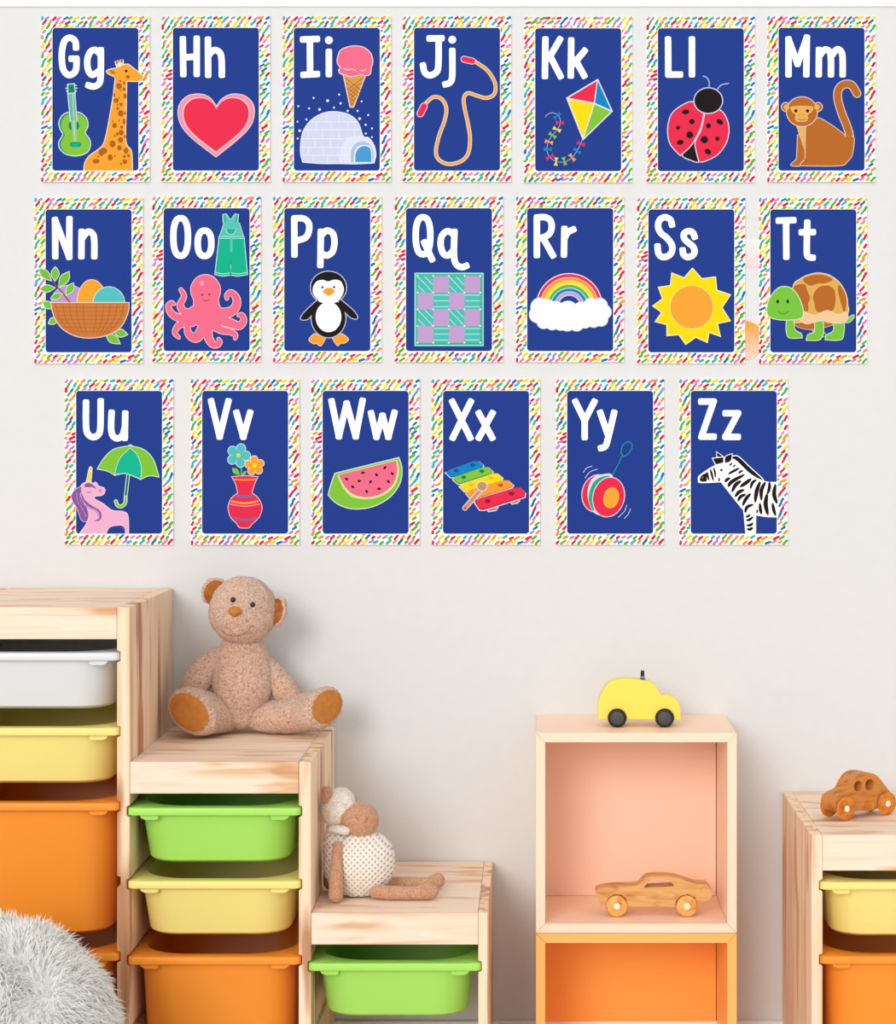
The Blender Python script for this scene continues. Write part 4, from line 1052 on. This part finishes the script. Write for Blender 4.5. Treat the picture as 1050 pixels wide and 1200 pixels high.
# ------------------------------------------------------------------ shaggy pouf
pc = W(-12, 1225, -.70); pr = 142*(L-.70)/F
furw = mat('white_shag', (255, 255, 253), .9, .1, sheen=.4)
_N, _K = nodes(furw); _t = _N.new('ShaderNodeBsdfTranslucent'); _t.inputs[0].default_value = (1, 1, .99, 1); _m = _N.new('ShaderNodeMixShader'); _m.inputs[0].default_value = .45
_K.new(_N['Principled BSDF'].outputs[0], _m.inputs[1]); _K.new(_t.outputs[0], _m.inputs[2]); _K.new(_m.outputs[0], _N['Material Output'].inputs[0])
furc = mat('white_cushion', (247, 246, 244), .9, .1)
pouf = thing('shaggy_pouf', (pc.x, -.70, 0), 'round white shaggy pouf in the near left corner', 'pouf')
H = pc.z+pr
prof = [(.01, .0), (pr*.8, 0), (pr*1.0, .03), (pr*1.04, .12), (pr*1.03, H-pr)]+[(pr*math.cos(a)*1.03, H-pr+pr*math.sin(a)) for a in [PI/2*k/10 for k in range(1, 10)]]+[(.005, H)]
link('cushion', lathe(bmesh.new(), [(max(.004, r-.006), h-(.006 if h > .1 else 0)) for r, h in prof], (0, 0, 0), 56), furc, pouf, smooth=True)
bm = bmesh.new(); rnd = random.Random(5)
arc = [Vector((r, h)) for r, h in prof[2:]]
lens = [(arc[i+1]-arc[i]).length for i in range(len(arc)-1)]
n_t = 0
while n_t < 30000:
    u = rnd.random()*sum(lens); i = 0
    while u > lens[i]: u -= lens[i]; i += 1
    q = arc[i].lerp(arc[i+1], u/lens[i])
    if rnd.random() > q.x/(pr*1.1): continue
    a = rnd.random()*2*PI
    t2 = (arc[i+1]-arc[i]).normalized(); nr = Vector((t2.y, -t2.x))
    if nr.x < 0 and nr.y < 0: nr = -nr
    N_ = Vector((nr.x*math.cos(a), nr.x*math.sin(a), nr.y)); p0 = Vector((q.x*math.cos(a), q.x*math.sin(a), q.y))-N_*.008
    fl_ = Vector((noise.noise(p0*14), noise.noise(p0*14+Vector((9, 0, 0))), noise.noise(p0*14+Vector((0, 9, 0)))))
    d = (N_*.62+fl_*.8+Vector((rnd.uniform(-.25, .25)-.1, rnd.uniform(-.25, .25), rnd.uniform(-.25, .25)-.25))).normalized()
    ln = rnd.uniform(.020, .036)
    s = d.cross(Vector((.3, .2, .9))).normalized(); t = s.cross(d)
    w_ = rnd.uniform(.0010, .0015)
    r1 = [bm.verts.new(p0+s*w_*math.cos(k*2.094)+t*w_*math.sin(k*2.094)) for k in range(3)]
    pm = p0+d*ln*.55; r2 = [bm.verts.new(pm+(s*math.cos(k*2.094)+t*math.sin(k*2.094))*w_*.9) for k in range(3)]
    tip = bm.verts.new(p0+(d+Vector((0, 0, -.25))).normalized()*ln)
    for k in range(3):
        j = (k+1) % 3
        bm.faces.new((r1[k], r1[j], r2[j], r2[k])); bm.faces.new((r2[k], r2[j], tip))
    n_t += 1
link('shag', bm, furw, pouf)

# ------------------------------------------------------------------ light and camera
Wd = bpy.data.worlds.new('room_light'); S.world = Wd; Wd.use_nodes = True
bg = Wd.node_tree.nodes['Background']; bg.inputs[0].default_value = (.985, .99, 1.0, 1); 
# added fill: world light strengthened from behind the camera and overhead to lift shadows
_N, _K = Wd.node_tree.nodes, Wd.node_tree.links
_tc = _N.new('ShaderNodeTexCoord'); _sp = _N.new('ShaderNodeSeparateXYZ'); _K.new(_tc.outputs['Generated'], _sp.inputs[0])
def _mx(sock, k):
    a = _N.new('ShaderNodeMath'); a.operation = 'MULTIPLY'; a.inputs[1].default_value = k; _K.new(sock, a.inputs[0])
    b = _N.new('ShaderNodeMath'); b.operation = 'MAXIMUM'; b.inputs[1].default_value = 0; _K.new(a.outputs[0], b.inputs[0]); return b.outputs[0]
_a = _N.new('ShaderNodeMath'); _a.operation = 'ADD'; _K.new(_mx(_sp.outputs['Y'], -.62), _a.inputs[0]); _K.new(_mx(_sp.outputs['Z'], .24), _a.inputs[1])
_b = _N.new('ShaderNodeMath'); _b.operation = 'ADD'; _b.inputs[1].default_value = .46; _K.new(_a.outputs[0], _b.inputs[0]); _K.new(_b.outputs[0], bg.inputs[1])
sun = bpy.data.lights.new('window_daylight', 'SUN'); sun.energy = 1.3; sun.angle = math.radians(24); sun.color = (1, .985, .965)
so = bpy.data.objects.new('window_daylight', sun); COL.objects.link(so)
dirv = Vector((.34, 1.0, -.38)).normalized()   # travels right, into the wall, down
so.rotation_euler = dirv.to_track_quat('-Z', 'Y').to_euler(); so.location = (-2, -3, 3)
cam = bpy.data.cameras.new('camera'); co = bpy.data.objects.new('camera', cam); COL.objects.link(co)
co.location = (0, -L, ZC); co.rotation_euler = (PI/2, 0, 0)
cam.sensor_fit = 'HORIZONTAL'; cam.sensor_width = 36; cam.lens = F/1050*36
cam.shift_x = -(CX-525)/1050; cam.shift_y = -(600-CY)/1050
cam.clip_start = .05
S.camera = co
vs = S.view_settings; vs.view_transform = 'Standard'; vs.look = 'None'; vs.gamma = 1; vs.exposure = 0; vs.use_curve_mapping = False
